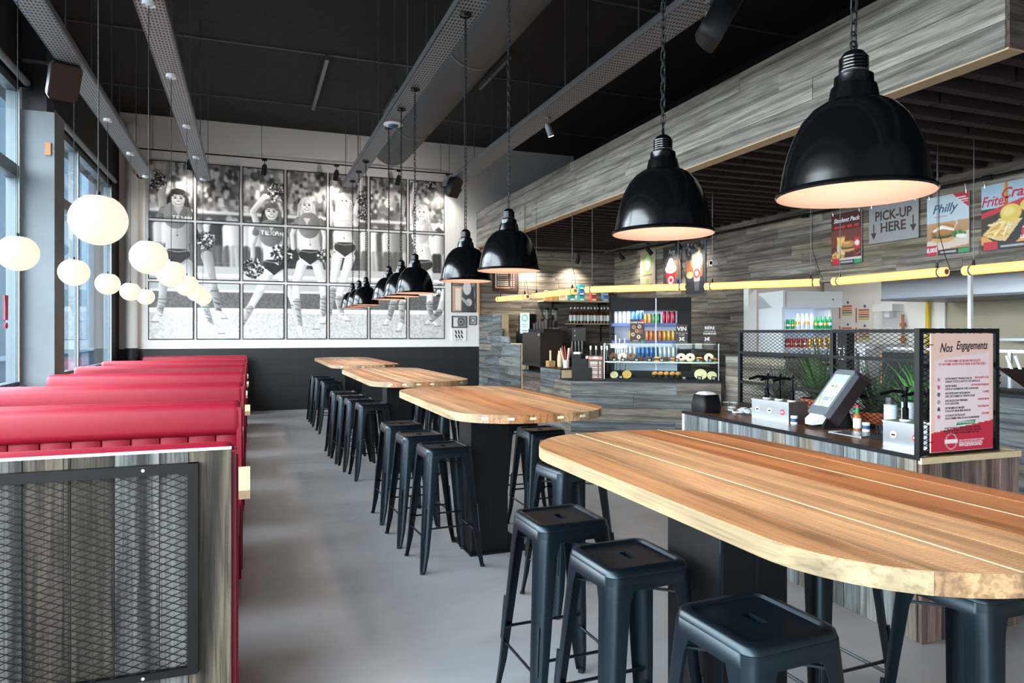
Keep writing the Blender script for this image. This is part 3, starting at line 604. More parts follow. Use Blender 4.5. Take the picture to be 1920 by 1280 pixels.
# ================================================================== red booths
XL, XR = -2.03, -0.05
def cushion(x0, x1, prof, name, mat, par):
    """profile in (y,z) extruded along x with softened ends"""
    cyy = sum(p[0] for p in prof) / len(prof); czz = sum(p[1] for p in prof) / len(prof); rings = []
    for x, s in ((x0, 0.82), (x0 + 0.012, 0.95), (x0 + 0.035, 1.0), (x1 - 0.035, 1.0), (x1 - 0.012, 0.95), (x1, 0.82)):
        rings.append([(x, cyy + (y - cyy) * s, czz + (z - czz) * s) for y, z in prof])
    return MB().rings(rings).build(name, mat, par, True)
def rprof(y0, y1, z0, z1, r, n=4):
    p = []
    for q, (sy, sz) in enumerate(((1, 1), (0, 1), (0, 0), (1, 0))):
        for i in range(n + 1):
            a = q * PI / 2 + i / n * PI / 2; p.append(((y1 - r if sy else y0 + r) + r * math.cos(a), (z1 - r if sz else z0 + r) + r * math.sin(a)))
    return p
def booth(y, label, front=True, back=True, tuft=True, ztop=1.07, xl=XL):
    t = thing('booth_bench', label, 'bench', ((xl + XR) / 2, y, 0), 'red booth benches')
    MB().box(xl, XR - 0.03, y - 0.045, y + 0.045, 0.0, ztop - 0.1).build('back_core', 'red', t)
    for s, on in ((-1, front), (1, back)):
        if not on: continue
        ya, yb = (y - 0.125, y - 0.02) if s < 0 else (y + 0.02, y + 0.125)
        cushion(xl, XR - 0.01, rprof(min(ya, yb), max(ya, yb), ztop - 0.2, ztop, 0.048), 'top_roll', 'red', t)
        x = xl + 0.01
        w = 0.152
        if tuft:
            while x < XR - 0.04:
                x1 = min(x + w, XR - 0.02); yy = y + s * 0.05
                MB().rings([[(xx, yy + s * d, z) for xx, d in ((x + .0004, 0.014), (x + 0.005, 0.024), (x + .03, 0.034), ((x + x1) / 2, 0.038), (x1 - .03, 0.034), (x1 - 0.005, 0.024), (x1 - .0004, 0.014))] for z in (0.46, ztop - 0.19)]).build('back_channel', 'red', t, True)
                x = x1
        else: MB().box(xl + .01, XR - .02, min(y + s * .045, y + s * .08), max(y + s * .045, y + s * .08), 0.46, ztop - 0.19).build('back_pad', 'red', t)
        cushion(xl, XR - 0.01, rprof(*sorted((y + s * 0.09, y + s * 0.55)), 0.35, 0.47, 0.04), 'seat_cushion', 'red', t)
        MB().box(xl, XR - 0.03, *sorted((y + s * 0.045, y + s * 0.50)), 0.0, 0.36).build('seat_base', 'dark', t)
    y0 = y - (0.12 if front else 0.01); y1 = y + (0.12 if back else 0.01)
    MB().prism([(0, 0)] * 0 + [(XR - 0.028, y0), (XR, y0), (XR, y1), (XR - 0.028, y1)], 0.0, ztop - 0.03).build('end_panel', 'red', t)
    MB().tube([(XR + 0.002, (y0 + y1) / 2, 0.02), (XR + 0.002, (y0 + y1) / 2, ztop - 0.05)], 0.006, 6).build('piping', 'redpipe', t, True)
    return t
BY = [2.90, 4.68, 6.40, 8.18, 10.05, 11.75, 14.08]
names = ['plank backed red booth bench in the foreground', 'red booth bench with channelled back right behind the plank panel', 'third red booth bench counted from the plank panel', 'fourth red booth bench counted from the plank panel', 'fifth red booth bench counted from the plank panel', 'sixth red booth bench, last but one before the back wall', 'red booth bench against the dark back wall']
for i, y in enumerate(BY):
    b = booth(y, names[i], front=(i > 0), back=(i < 6), tuft=(i in (1, 2)), ztop=1.072 if i == 0 else 1.075, xl=(-1.88 if i == 3 else -1.80 if i == 6 else XL))
    if i == 0:
        MB().box(XL, XR - 0.03, 2.862, 2.885, 0, 1.055).build('panel_board', 'ply', b)
        xs = [XL, -1.80, -1.62, -1.40, -1.22, -1.05, -0.88, -0.734, -0.59, -0.455, -0.31, -0.213, -0.066]
        rnd = random.Random(2)
        for a, c in zip(xs[:-1], xs[1:]):
            m = frame_mat(((a + c) / 2, 2.862, 0.53), (0, 0, 1), (-1, 0, 0)); m.translation -= Vector(ORI[b.name]); th = 0.022 + rnd.uniform(-.003, .003)
            MB().box(-0.53, 0.53, -(c - a) / 2 + 0.0012, (c - a) / 2 - 0.0012, 0, th).build('plank', 'booth', b, rel=False, mw=m)
        MB().box(XL, -0.066, 2.838, 2.885, 1.06, 1.064).build('cap_strip', 'whiteplastic', b)
# expanded metal sheet: two families of thin slanted strands, clipped to a rectangle of local size w x h
def mesh_sheet(w, h, name, parent, mw, mat='black', dx=0.064, dz=0.0265, r=0.0014, clip=None):
    mb = MB(); sl = dz / dx; off = -h - w
    for s in (1, -1):
        n0 = int((h + w * sl) / dz) + 2
        for i in range(-n0, n0):
            c = i * dz                                             # line y = s*sl*x + c in [-w/2,w/2]x[-h/2,h/2]
            xs = [-w / 2, w / 2]
            if sl > 0:
                xa = (-h / 2 - c) / (s * sl); xb = (h / 2 - c) / (s * sl); lo, hi = max(-w / 2, min(xa, xb)), min(w / 2, max(xa, xb))
            if hi - lo < 0.004: continue
            mb.bar((lo, s * sl * lo + c, s * r * .6), (hi, s * sl * hi + c, s * r * .6), r * 2, r * 2)
    o = mb.build(name, mat, parent, rel=False, mw=mw); o['kind'] = 'stuff'
    return o
g = thing('mesh_guard', 'black framed expanded metal sheet screwed to the booth planks', 'panel', (-1.0, 2.83, 0.63))
xa, xb, za, zb = -1.95, -0.179, 0.246, 1.02
MB().box(xa, xb, 2.812, 2.838, zb - 0.036, zb).build('frame_bar', 'black', g); MB().box(xa, xb, 2.812, 2.838, za, za + 0.026).build('frame_bar', 'black', g)
MB().box(xb - 0.036, xb, 2.811, 2.838, za, zb).build('frame_bar', 'black', g); MB().box(xa, xa + .036, 2.811, 2.838, za, zb).build('frame_bar', 'black', g)
mesh_sheet(xb - xa - 0.06, zb - za - 0.05, 'expanded_mesh', g, T((xa + xb) / 2 + 1.0, -0.012, (za + zb) / 2 - 0.63) @ Matrix.Rotation(PI / 2, 4, 'X'))
for x in (-0.36, -1.0, -1.6):
    for z in (zb - 0.016, za + 0.012): MB().cyl((0, 0, 0), 0.006, 0, 0.003, 10).build('screw', 'chrome', g, rel=False, mw=T(x + 1.0, -0.018, z - 0.63) @ Matrix.Rotation(PI / 2, 4, 'X'))
# booth tables (pale tops poking out into the aisle)
bt = None
for i in range(6):
    ym = (BY[i] + BY[i + 1]) / 2; xe = (-0.0, -0.05, 0.0, -0.03, -0.02, -0.03)[i]
    t = thing('booth_table', 'pale wooden booth table, %s from the plank panel' % ('first', 'second', 'third', 'fourth', 'fifth', 'sixth')[i], 'table', (-1.0, ym, 0), 'booth tables')
    MB().box(-1.87, xe, ym - 0.31, ym + 0.31, 0.725, 0.765).build('top', 'ply', t)
    MB().cyl((-0.9, ym, 0), 0.04, 0.02, 0.725, 12).build('leg', 'black', t, True)
    MB().box(-1.15, -0.65, ym - 0.2, ym + 0.2, 0.0, 0.02).build('foot_plate', 'black', t)
# ================================================================== cable trays, duct and what hangs from them
ZT = 3.87
def tray(x, y0, y1, w, label, rods):
    t = thing('cable_tray', label, 'cable tray', (x, y0, ZT))
    MB().box(x - w / 2, x + w / 2, y0, y1, ZT, ZT + 0.004).build('perforated_base', 'tray', t)
    for s in (-1, 1):
        MB().box(x + s * w / 2 - 0.004, x + s * w / 2 + 0.004, y0, y1, ZT, ZT + 0.06).build('side_flange', 'tray' if s > 0 else 'greymetal', t)
    for i, y in enumerate(rods):
        for s in (-1, 1): MB().tube([(x + s * w / 2 * 0.94, y, ZT), (x + s * w / 2 * 0.94, y, 5.42)], 0.0045, 5).build('hanger_rod', 'greymetal', t)
    return t
tray(-1.48, -2.0, 12.0, 0.2, 'perforated grey cable tray nearest the windows', (2.5, 4.5, 6.5, 8.5, 10.2, 11.6))
tray(-0.68, -2.0, 11.9, 0.2, 'perforated grey cable tray above the booth ends', (2.5, 4.5, 6.2, 8.0, 9.6, 11.3))
tray(1.5, -2.0, 11.6, 0.2, 'perforated dark cable tray carrying the black bell lamps', (3.0, 4.9, 6.6, 8.2, 9.8, 11.2))
tray(3.05, -2.0, 11.0, 0.27, 'perforated cable tray beside the plank beam with spotlights', (4.9, 6.3, 7.9, 9.3, 10.6))
d = thing('air_duct', 'long round dark grey ventilation duct under the ceiling', 'duct', (2.08, 4.0, 4.1))
MB().tube([(2.08, -2.0, 4.42), (2.08, 10.9, 4.42)], 0.31, 28).build('pipe', 'duct', d, True)
for y in (3.4, 6.6, 9.3): MB().tube([(2.08, y, 4.42), (2.08, y + 0.035, 4.42)], 0.316, 28).build('joint_band', 'greymetal', d, True)
for y in (5.0, 8.2, 10.4): MB().tube([(2.08, y, 4.73), (2.08, y, 5.44)], 0.005, 5).build('hanger_rod', 'greymetal', d)

# black bell pendants -----------------------------------------------------------------
def chain(z0, z1):
    mb = MB(); z = z0; k = 0
    while z < z1:
        n, m = 10, 5; rings = []
        for i in range(n):
            a = 2 * PI * i / n; cx = 0.0085 * math.cos(a); cz = (0.012 if math.sin(a) > 0 else -0.012) + 0.0085 * math.sin(a); px, pz = math.cos(a), math.sin(a)
            ring = []
            for j in range(m):
                b = 2 * PI * j / m; rr = 0.0026 * math.cos(b); q = 0.0026 * math.sin(b); x, y = cx + px * rr, q
                if k % 2: x, y = -y, x
                ring.append((x, y, z + cz + pz * rr))
            rings.append(ring)
        rings.append(rings[0]); mb.rings(rings, False, False); z += 0.031; k += 1
    return mb
def make_pendant():
    t = thing('pendant_lamp', 'lamp', 'lamp', (0, 0, 0))
    K_ = 1.085
    prof = [(0.193, 0.0), (0.197, 0.004), (0.195, 0.010), (0.186, 0.014), (0.183, 0.03), (0.177, 0.065), (0.167, 0.105), (0.152, 0.145), (0.131, 0.182), (0.105, 0.21), (0.08, 0.225), (0.066, 0.230)]
    prof = [(r, z * K_) for r, z in prof]
    MB().lathe(prof, 40).build('shade', 'enamel', t, True)
    inn = [(r - 0.004, z + 0.001) for r, z in prof[:-1]] + [(0.02, 0.243)]; inn[1] = (0.1905, 0.003); inn[2] = (0.189, 0.008)
    sh = [o for o in t.children if o.name.startswith('shade')][0]
    MB().lathe([(0.193, 0.0), (0.1905, 0.002)] + inn[3:], 40, cap1=True).build('shade_lining', 'inner', sh, True)
    nk = MB().lathe([(0.064, 0.246), (0.060, 0.268), (0.056, 0.288), (0.050, 0.291), (0.049, 0.297), (0.048, 0.316), (0.040, 0.322), (0.036, 0.324)], 28).build('neck', 'enamel', t, True)
    pr = [(0.034, 0.322)]
    for i in range(5): pr += [(0.0365, 0.326 + i * 0.0085), (0.0365, 0.330 + i * 0.0085), (0.033, 0.3325 + i * 0.0085)]
    pr += [(0.031, 0.371), (0.024, 0.380), (0.012, 0.386), (0.004, 0.388)]
    MB().lathe(pr, 24, cap1=True).build('screw_cap', 'enamel', t, True)
    MB().rings([[(0.0, 0, 0)] * 0 + [((0.012 + 0.003 * math.cos(b)) * math.cos(a), 0.003 * math.sin(b), 0.398 + (0.012 + 0.003 * math.cos(b)) * math.sin(a)) for b in (0, 1.57, 3.14, 4.71)] for a in [2 * PI * i / 12 for i in range(13)]], False, False).build('hook', 'black', t, True)
    ch = chain(0.415, ZT - 1.885 - 0.03).build('chain', 'black', t, True)
    MB().tube([(0.006, 0.004, 0.39), (0.014, -0.004, 0.6), (0.003, 0.007, 1.0), (0.012, 0.0, 1.5), (0.0, 0.0, ZT - 1.885)], 0.0028, 5).build('cord', 'blackmatte', t)
    MB().lathe([(0.045, -0.012), (0.05, -0.006), (0.04, 0.0), (0.02, -0.02)], 18, (0, 0, ZT - 1.885 - 0.001)).build('ceiling_cup', 'enamel', t, True)
    MB().sphere((0, 0, 0.105), 0.034, 14, 10).build('bulb', 'bulb', t, True)
    MB().cyl((0, 0, 0), 0.02, 0.13, 0.222, 12).build('bulb_holder', 'inner', t)
    l = bpy.data.lights.new('pendant_bulb', 'POINT'); l.energy = 1.15; l.color = (1.0, 0.78, 0.66); l.shadow_soft_size = 0.035
    lo = bpy.data.objects.new('bulb_light', l); COL.objects.link(lo); lo.parent = t; lo.location = (0, 0, 0.06)
    l = bpy.data.lights.new('pendant_reflector', 'SPOT'); l.energy = 20; l.color = (1.0, 0.77, 0.58); l.spot_size = 1.9; l.spot_blend = 0.7; l.shadow_soft_size = 0.035
    lo = bpy.data.objects.new('reflector_light', l); COL.objects.link(lo); lo.parent = t; lo.location = (0, 0, 0.065)
    return t
pp = make_pendant()
ordn = ['nearest', 'second', 'third', 'fourth', 'fifth', 'sixth', 'seventh', 'eighth', 'ninth', 'farthest']
for k, y in enumerate((1.418, 2.333, 4.059, 4.985, 6.69, 7.343, 8.057, 9.765, 10.423, 11.11)):
    lb = 'black bell shaped pendant lamp, %s of the row above the bar tables' % ordn[k]
    z = 1.862 if k == 0 else 1.88
    if k == 0: pp.location = (1.5, y, z); tag(pp, lb, 'lamp', 'black bell pendants'); 
    else: copy_tree(pp, None, (1.5, y, z), k * 0.7, lb, 'black bell pendants')

# opal globes over the booths -----------------------------------------------------------
def make_globe():
    t = thing('globe_lamp', 'lamp', 'lamp', (0, 0, 0)); r = 0.127
    pr = [(0.004, -r * 0.96)] + [(r * math.sin(a), -r * 0.96 * math.cos(a)) for a in [i / 14 * 2.55 for i in range(1, 15)]]
    MB().lathe(pr, 32, cap0=True, cap1=True).build('globe', 'globe', t, True)
    zt = pr[-1][1]
    MB().cyl((0, 0, 0), 0.062, zt, zt + 0.006, 24).build('top_ring', 'white', t)
    MB().cyl((0, 0, 0), 0.008, zt + 0.006, zt + 0.035, 10).build('cord_grip', 'black', t)
    MB().tube([(0, 0, zt + .03), (0.0, 0.0, ZT - 2.04)], 0.0028, 5).build('cord', 'black', t)
    MB().lathe([(0.045, -0.03), (0.045, 0.0), (0.01, -0.032)], 16, (0, 0, ZT - 2.041)).build('ceiling_cup', 'whiteplastic', t, True)
    return t
gp = make_globe()
for k, y in enumerate((3.83, 5.60, 7.12, 8.8, 10.3, 11.75)):
    lb = 'white glass globe lamp, %s of the aisle side row over the booths' % ('nearest and largest', 'second', 'third', 'fourth', 'fifth', 'farthest')[k]
    if k == 0: gp.location = (-0.68, y, 2.04); tag(gp, lb, 'lamp', 'white globe lamps')
    else: copy_tree(gp, None, (-0.68, y, 2.04), None, lb, 'white globe lamps')
for k, y in enumerate((5.63, 7.25, 8.84, 10.4, 11.85)):
    copy_tree(gp, None, (-1.48, y, 2.04), None, 'white glass globe lamp, %s of the row along the windows' % ('nearest', 'second', 'third', 'fourth', 'farthest')[k], 'white globe lamps')

# track spots, speakers, sensor --------------------------------------------------------
def spot(name_label, p, aim, glow=True, energy=0, size=1.0, group=None):
    """p: mounting point under a tray or rail; aim: direction of the head"""
    t = thing('spotlight', name_label, 'spotlight', p, group); a = Vector(aim).normalized(); p = Vector(p)
    MB().cyl(tuple(p), 0.035 * size, -0.025, 0.0, 14).build('mount', 'greymetal' if glow else 'black', t, True)
    MB().tube([p, p + Vector((0, 0, -0.09 * size))], 0.007, 6).build('stem', 'greymetal' if glow else 'black', t)
    c = p + Vector((0, 0, -0.10 * size)); e = c + a * 0.11 * size
    MB().tube([c - a * 0.03 * size, c, e], [0.022 * size, 0.033 * size, 0.036 * size], 14).build('head', 'greymetal' if glow else 'black', t, True)
    MB().tube([e, e + a * 0.004], 0.029 * size, 14).build('lens', 'spotglow' if glow else 'inner', t)
    if energy:
        l = bpy.data.lights.new('spot_beam', 'SPOT'); l.energy = energy; l.spot_size = 2.0; l.spot_blend = 1.0; l.color = (1.0, 0.92, 0.82); l.shadow_soft_size = 0.03
        o = bpy.data.objects.new('spot_beam', l); COL.objects.link(o); o.parent = t; o.location = e + a * 0.03 - p; o.rotation_euler = a.to_track_quat('-Z', 'Y').to_euler()
    return t
spot('small lit grey spotlight under the tray close to the beam front', (3.08, 4.19, ZT), (0.5, 0.3, -1), energy=90)
spot('small lit grey spotlight halfway along the beam side tray', (3.07, 7.07, ZT), (0.5, 0.2, -1), energy=90)
spot('small lit spotlight at the far end of the beam side tray', (3.14, 10.75, ZT), (-0.3, 1.0, -0.4), energy=160)
rl = thing('light_rail', 'thin black lighting rail above the photo panels', 'rail', (1.0, 13.7, 4.8))
MB().box(-1.9, 4.0, 13.69, 13.71, 4.70, 4.72).build('rail', 'black', rl)
for x in (-1.6, 0.2, 2.0, 3.6): MB().tube([(x, 13.7, 4.72), (x, 13.7, 5.44)], 0.004, 5).build('hanger_wire', 'black', rl)
for i, (x, e) in enumerate(((-1.0, 30), (0.25, 12), (1.55, 30), (2.75, 12), (3.75, 30))):
    spot('black rail spotlight, %s from the window side above the photo panels' % ('first', 'second', 'third', 'fourth', 'fifth')[i], (x, 13.7, 4.70), (-0.1, 0.55, -0.8), False, e, 1.4, 'rail spotlights')
for i, (x, y, z, aim, e) in enumerate(((5.6, 13.75, 3.25, (0.1, 0.5, -1), 120), (6.7, 13.75, 3.25, (0, 0.5, -1), 120), (7.3, 13.0, 3.25, (0.6, -0.2, -0.7), 28), (7.3, 11.9, 3.25, (0.6, -0.2, -0.7), 28), (7.3, 10.9, 3.25, (0.6, -0.1, -0.7), 28))):
    spot('black track spotlight under the bar canopy, %s from the white wall' % ('first', 'second', 'third', 'fourth', 'fifth')[i], (x, y, z), aim, False, e, 1.2, 'bar track spotlights')
t = thing('track_rail', 'black pipe rail running along the bar walls above the posters', 'rail', (7.6, 9, 3.2))
MB().tube([(4.75, 13.75, 3.265), (7.25, 13.75, 3.265)], 0.014, 8).build('rail', 'black', t, True)
MB().tube([(7.25, 13.75, 3.265), (7.7, 12.9, 3.26), (7.72, 2.5, 3.22)], 0.016, 8).build('rail', 'black', t, True)
MB().box(7.285, 7.315, 10.6, 13.75, 3.25, 3.28).build('track', 'greymetal', t)
for x, y in ((5.0, 13.75), (7.3, 13.6), (7.3, 10.7), (6.2, 13.75)): MB().tube([(x, y, 3.265), (x, y, 3.72)], 0.004, 5).build('hanger_rod', 'black', t)
for y in (10.6, 8.2, 5.45, 3.6): MB().tube([(7.72, y - 0.05, 3.23), (7.72, y + .05, 3.23)], 0.027, 10).build('coupling', 'black', t, True)
def speaker(label, p, rz, tilt, s=1.0):
    t = thing('speaker', label, 'speaker', p); M4 = Matrix.Rotation(rz, 4, 'Z') @ Matrix.Rotation(tilt, 4, 'X')
    w, h, dp = 0.11 * s, 0.15 * s, 0.14 * s; rings = []
    for y, k in ((0, 1.0), (0.05 * s, 1.0), (0.11 * s, 0.9), (dp, 0.72)):
        rings.append([tuple(M4 @ Vector((x * k, y, z * k - 0.17 * s))) for x, z in [(w * c, h * q) for c, q in ((1, .8), (.8, 1), (-.8, 1), (-1, .8), (-1, -.8), (-.8, -1), (.8, -1), (1, -.8))]])
    MB().rings(rings).build('cabinet', 'black', t, True, rel=False)
    MB().rings([[tuple(M4 @ Vector((x, y, z - 0.17 * s))) for x, z in [(w * .95 * c, h * .95 * q) for c, q in ((1, .8), (.8, 1), (-.8, 1), (-1, .8), (-1, -.8), (-.8, -1), (.8, -1), (1, -.8))]] for y in (-0.008, 0.002)]).build('grille', 'brownmetal', t, rel=False)
    MB().bar((0, 0.06, 0.0), tuple(M4 @ Vector((0, 0.07 * s, -0.05))), 0.05, 0.02).build('bracket', 'black', t, rel=False)
speaker('black wedge loudspeaker on the tray by the windows', (-1.49, 7.1, ZT), 0.5, 0.5, 1.1)
speaker('black loudspeaker on the beam side tray at the picture top', (3.28, 4.1, ZT), 1.2, 0.5, 1.2)
speaker('black loudspeaker at the far end of the beam side tray', (3.0, 10.3, ZT), 0.6, 0.4, 1.0)
t = thing('ceiling_sensor', 'white dish sensor with dark lens on the lamp tray', 'sensor', (1.52, 7.9, ZT))
MB().lathe([(0.1, 0.0), (0.11, -0.012), (0.1, -0.02)], 24, (1.52, 7.9, ZT), True, True).build('dish', 'whiteplastic', t, True)
MB().sphere((1.52, 7.9, ZT - 0.02), 0.06, 16, 8, 0.6).build('lens', 'blueprint', t, True)
# dome camera on the white downpipe
t = thing('downpipe', 'white vertical downpipe in the corner by the windows', 'pipe', (-1.98, 14.06, 0))
MB().tube([(-1.98, 14.06, 0.9), (-1.98, 14.06, 5.2)], 0.1, 16).build('pipe', 'white', t, True)
MB().tube([(-1.98, 14.06, 0.0), (-1.98, 14.06, 1.22)], 0.105, 16).build('lower_pipe', 'dark', t, True)
MB().tube([(-1.98, 14.06, 1.05), (-1.98, 14.06, 1.10)], 0.12, 16).build('collar', 'dark', t, True)
t = thing('dome_camera', 'small white dome security camera near the window corner', 'camera', (-1.8, 13.8, 4.4))
MB().lathe([(0.11, 4.40), (0.12, 4.36), (0.115, 4.30), (0.10, 4.27)], 20, (-1.8, 13.8, 0), True, True).build('housing', 'whiteplastic', t, True)
MB().sphere((-1.8, 13.8, 4.275), 0.075, 14, 8).build('dome', 'enamel', t, True)
MB().bar((-1.8, 13.8, 4.38), (-1.9, 14.1, 4.38), 0.05, 0.05).build('arm', 'whiteplastic', t)
# amber tube lights over the bar -----------------------------------------------------------
TB = [((4.31, 12.26), (4.47, 11.16)), ((4.48, 10.9), (4.54, 9.42)), ((4.53, 9.06), (5.51, 8.02)), ((5.71, 7.86), (6.54, 6.7)), ((6.6, 6.54), (6.6, 5.08)), ((6.68, 4.95), (6.66, 3.5))]
tn = ['short amber tube lamp closest to the white back wall', 'amber tube lamp in front of the tea box shelf', 'long amber tube lamp above the glass display', 'amber tube lamp between the display and the white fridge', 'amber tube lamp under the burger poster', 'amber tube lamp cut by the right picture edge']
for i, (a, b) in enumerate(TB):
    a, b = Vector((a[0], a[1], 2.115)), Vector((b[0], b[1], 2.115)); d = (b - a).normalized(); t = thing('tube_lamp', tn[i], 'lamp', tuple((a + b) / 2), 'amber tube lamps')
    MB().tube([a + d * 0.06, b - d * 0.06], 0.047, 18).build('tube', 'tube', t, True)
    for p, q in ((a, a + d * 0.06), (b - d * 0.06, b)): MB().tube([p, q], 0.047, 18).build('end_cap', M['caseglass'] if False else 'tube', t, True)
    for p in (a + d * 0.075, b - d * 0.075): MB().tube([p - d * 0.008, p + d * 0.008], 0.050, 18).build('clamp_ring', 'greymetal', t, True)
    for p in (a, b): MB().tube([p - d * 0.012, p + d * 0.004], 0.03, 12).build('plug', 'chrome', t, True)
    for p in (a + d * 0.1, b - d * 0.1):
        MB().tube([p + Vector((0, 0, 0.045)), p + Vector((0, 0, 0.10))], [0.02, 0.01], 10).build('gripper', 'chrome', t, True)
        MB().tube([p + Vector((0, 0, 0.1)), p + Vector((0, 0, 3.715 - 2.115))], 0.0035, 5).build('wire', 'greymetal', t)
    MB().tube([b + d * 0.005, b + d * 0.04 + Vector((0, 0, 0.03)), b + Vector((0, 0, 0.12)), b - d * 0.08 + Vector((0, 0, 0.4)), b - d * 0.09 + Vector((0, 0, 1.59))], 0.004, 5).build('flex', 'blackmatte', t)
# ================================================================== black and white photo panels on the back wall (7 x 3)
MX0, MX1, MZ0, MZ1 = -1.755, 3.83, 1.345, 4.66
_a = math.atan((960 - 469) / 1310.0); _c, _s = math.cos(_a), math.sin(_a)
def mp(u, v):
    """sketch coordinates -> samples of the picture (100 per metre on the wall)"""
    q = (u - 960) / 1310.0; dx, dy = q * _c + _s, -q * _s + _c; k = 14.2 / dy
    return ((dx * k - MX0) * 100, (MZ1 - (1.5 + (623 - v) / 1310.0 * k)) * 100)
R = Ras(int((MX1 - MX0) * 100), int((MZ1 - MZ0) * 100), 0.5)
rs = np.random.RandomState(4)
def noise(h, w, cell, lo, hi):
    g = rs.uniform(lo, hi, (h // cell + 2, w // cell + 2)); yi = np.linspace(0, h / cell, h); xi = np.linspace(0, w / cell, w)
    y0 = yi.astype(int); x0 = xi.astype(int); fy = (yi - y0)[:, None]; fx = (xi - x0)[None]
    return (g[y0][:, x0] * (1 - fy) + g[y0 + 1][:, x0] * fy) * (1 - fx) + (g[y0][:, x0 + 1] * (1 - fy) + g[y0 + 1][:, x0 + 1] * fy) * fx
H_, W_ = R.h, R.w
R.a[:] = noise(H_, W_, 9, 0.30, 0.62)[..., None]
r5 = random.Random(9)
for _ in range(420):                                                      # crowd in the stands
    x, y = r5.uniform(0, W_), r5.uniform(0, 105); v = r5.choice((0.2, 0.3, 0.55, 0.7, 0.8))
    R.ell(x, y + 9, 5, 7, r5.choice((0.25, 0.4, 0.62, 0.75)), 0, 0.5); R.ell(x, y, 3.2, 4, v, 0, 0.5)
R.blur(0, 125, 3)
R.rect(0, 88, W_, 94, 0.78); R.rect(0, 94, W_, 118, 0.30); R.rect(0, 118, W_, 124, 0.55)
for k in range(34):                                                        # blurred people on the sideline
    x = k * 17 + r5.uniform(-6, 6); v = r5.choice((0.22, 0.3, 0.45, 0.7, 0.8)); q = r5.choice((0.2, 0.3, 0.35, 0.6))
    R.ell(x, 108 + r5.uniform(-6, 6), 6, 8, 0.62, 0, .4); R.limb([(x, 122), (x, 158)], [12, 11], v); R.limb([(x - 4, 158), (x - 5, 200)], [6, 4], q); R.limb([(x + 4, 158), (x + 5, 200)], [6, 4], q)
R.blur(80, 215, 4)
R.rect(0, 192, W_, 240, 0.66); R.rect(0, 206, W_, 212, 0.85); R.rect(0, 240, W_, 270, 0.36); R.rect(0, 236, W_, 241, 0.8); R.rect(0, 270, W_, 278, 0.9)
R.a[278:] = noise(H_, W_, 2, 0.60, 0.78)[278:, :, None]; R.a[240:270] = noise(H_, W_, 2, 0.30, 0.44)[240:270, :, None]
R.blur(185, 330, 1)
def P(*pts): return [mp(u, v) for u, v in pts]
def pom(u, v, r, sd): x, y = mp(u, v); R.speck(x, y, r, r, 150, (0.06, 0.12, 0.2, 0.35, 0.6, 0.85), 2.6, sd)
def leg(p, bt, skin, r0=10, r1=6.5):
    """hip, knee, boot top, ankle, toe"""
    q = P(*p); rr_ = random.Random(int(p[0][0] * 7)); R.limb(q[:3], [r0, r0 * .74, r1 * 0.92], skin)
    R.ell(q[1][0], q[1][1], r0 * .45, r0 * .6, skin * 0.9, 0, .9, .6)
    R.limb(q[2:4], [r1 * 1.1, r1 * .78], bt); R.limb(q[3:5], [r1 * .75, r1 * .45], bt + 0.2)
    for k in range(7):                                                    # creases of the boots
        f = rr_.uniform(.1, 1.0); x = q[2][0] + (q[3][0] - q[2][0]) * f; y = q[2][1] + (q[3][1] - q[2][1]) * f; d = rr_.uniform(2, 5)
        R.limb([(x - d, y - 1), (x + d, y + rr_.uniform(0, 3))], [.5, .8], bt - 0.28, .8)
    R.limb([(q[2][0] - r1, q[2][1]), (q[2][0] + r1, q[2][1])], [.8, .8], bt - .25)
    R.limb([(q[4][0] - 5, q[4][1] + 4), (q[4][0] + 6, q[4][1] + 4)], [1.2, 1], 0.38, .7)
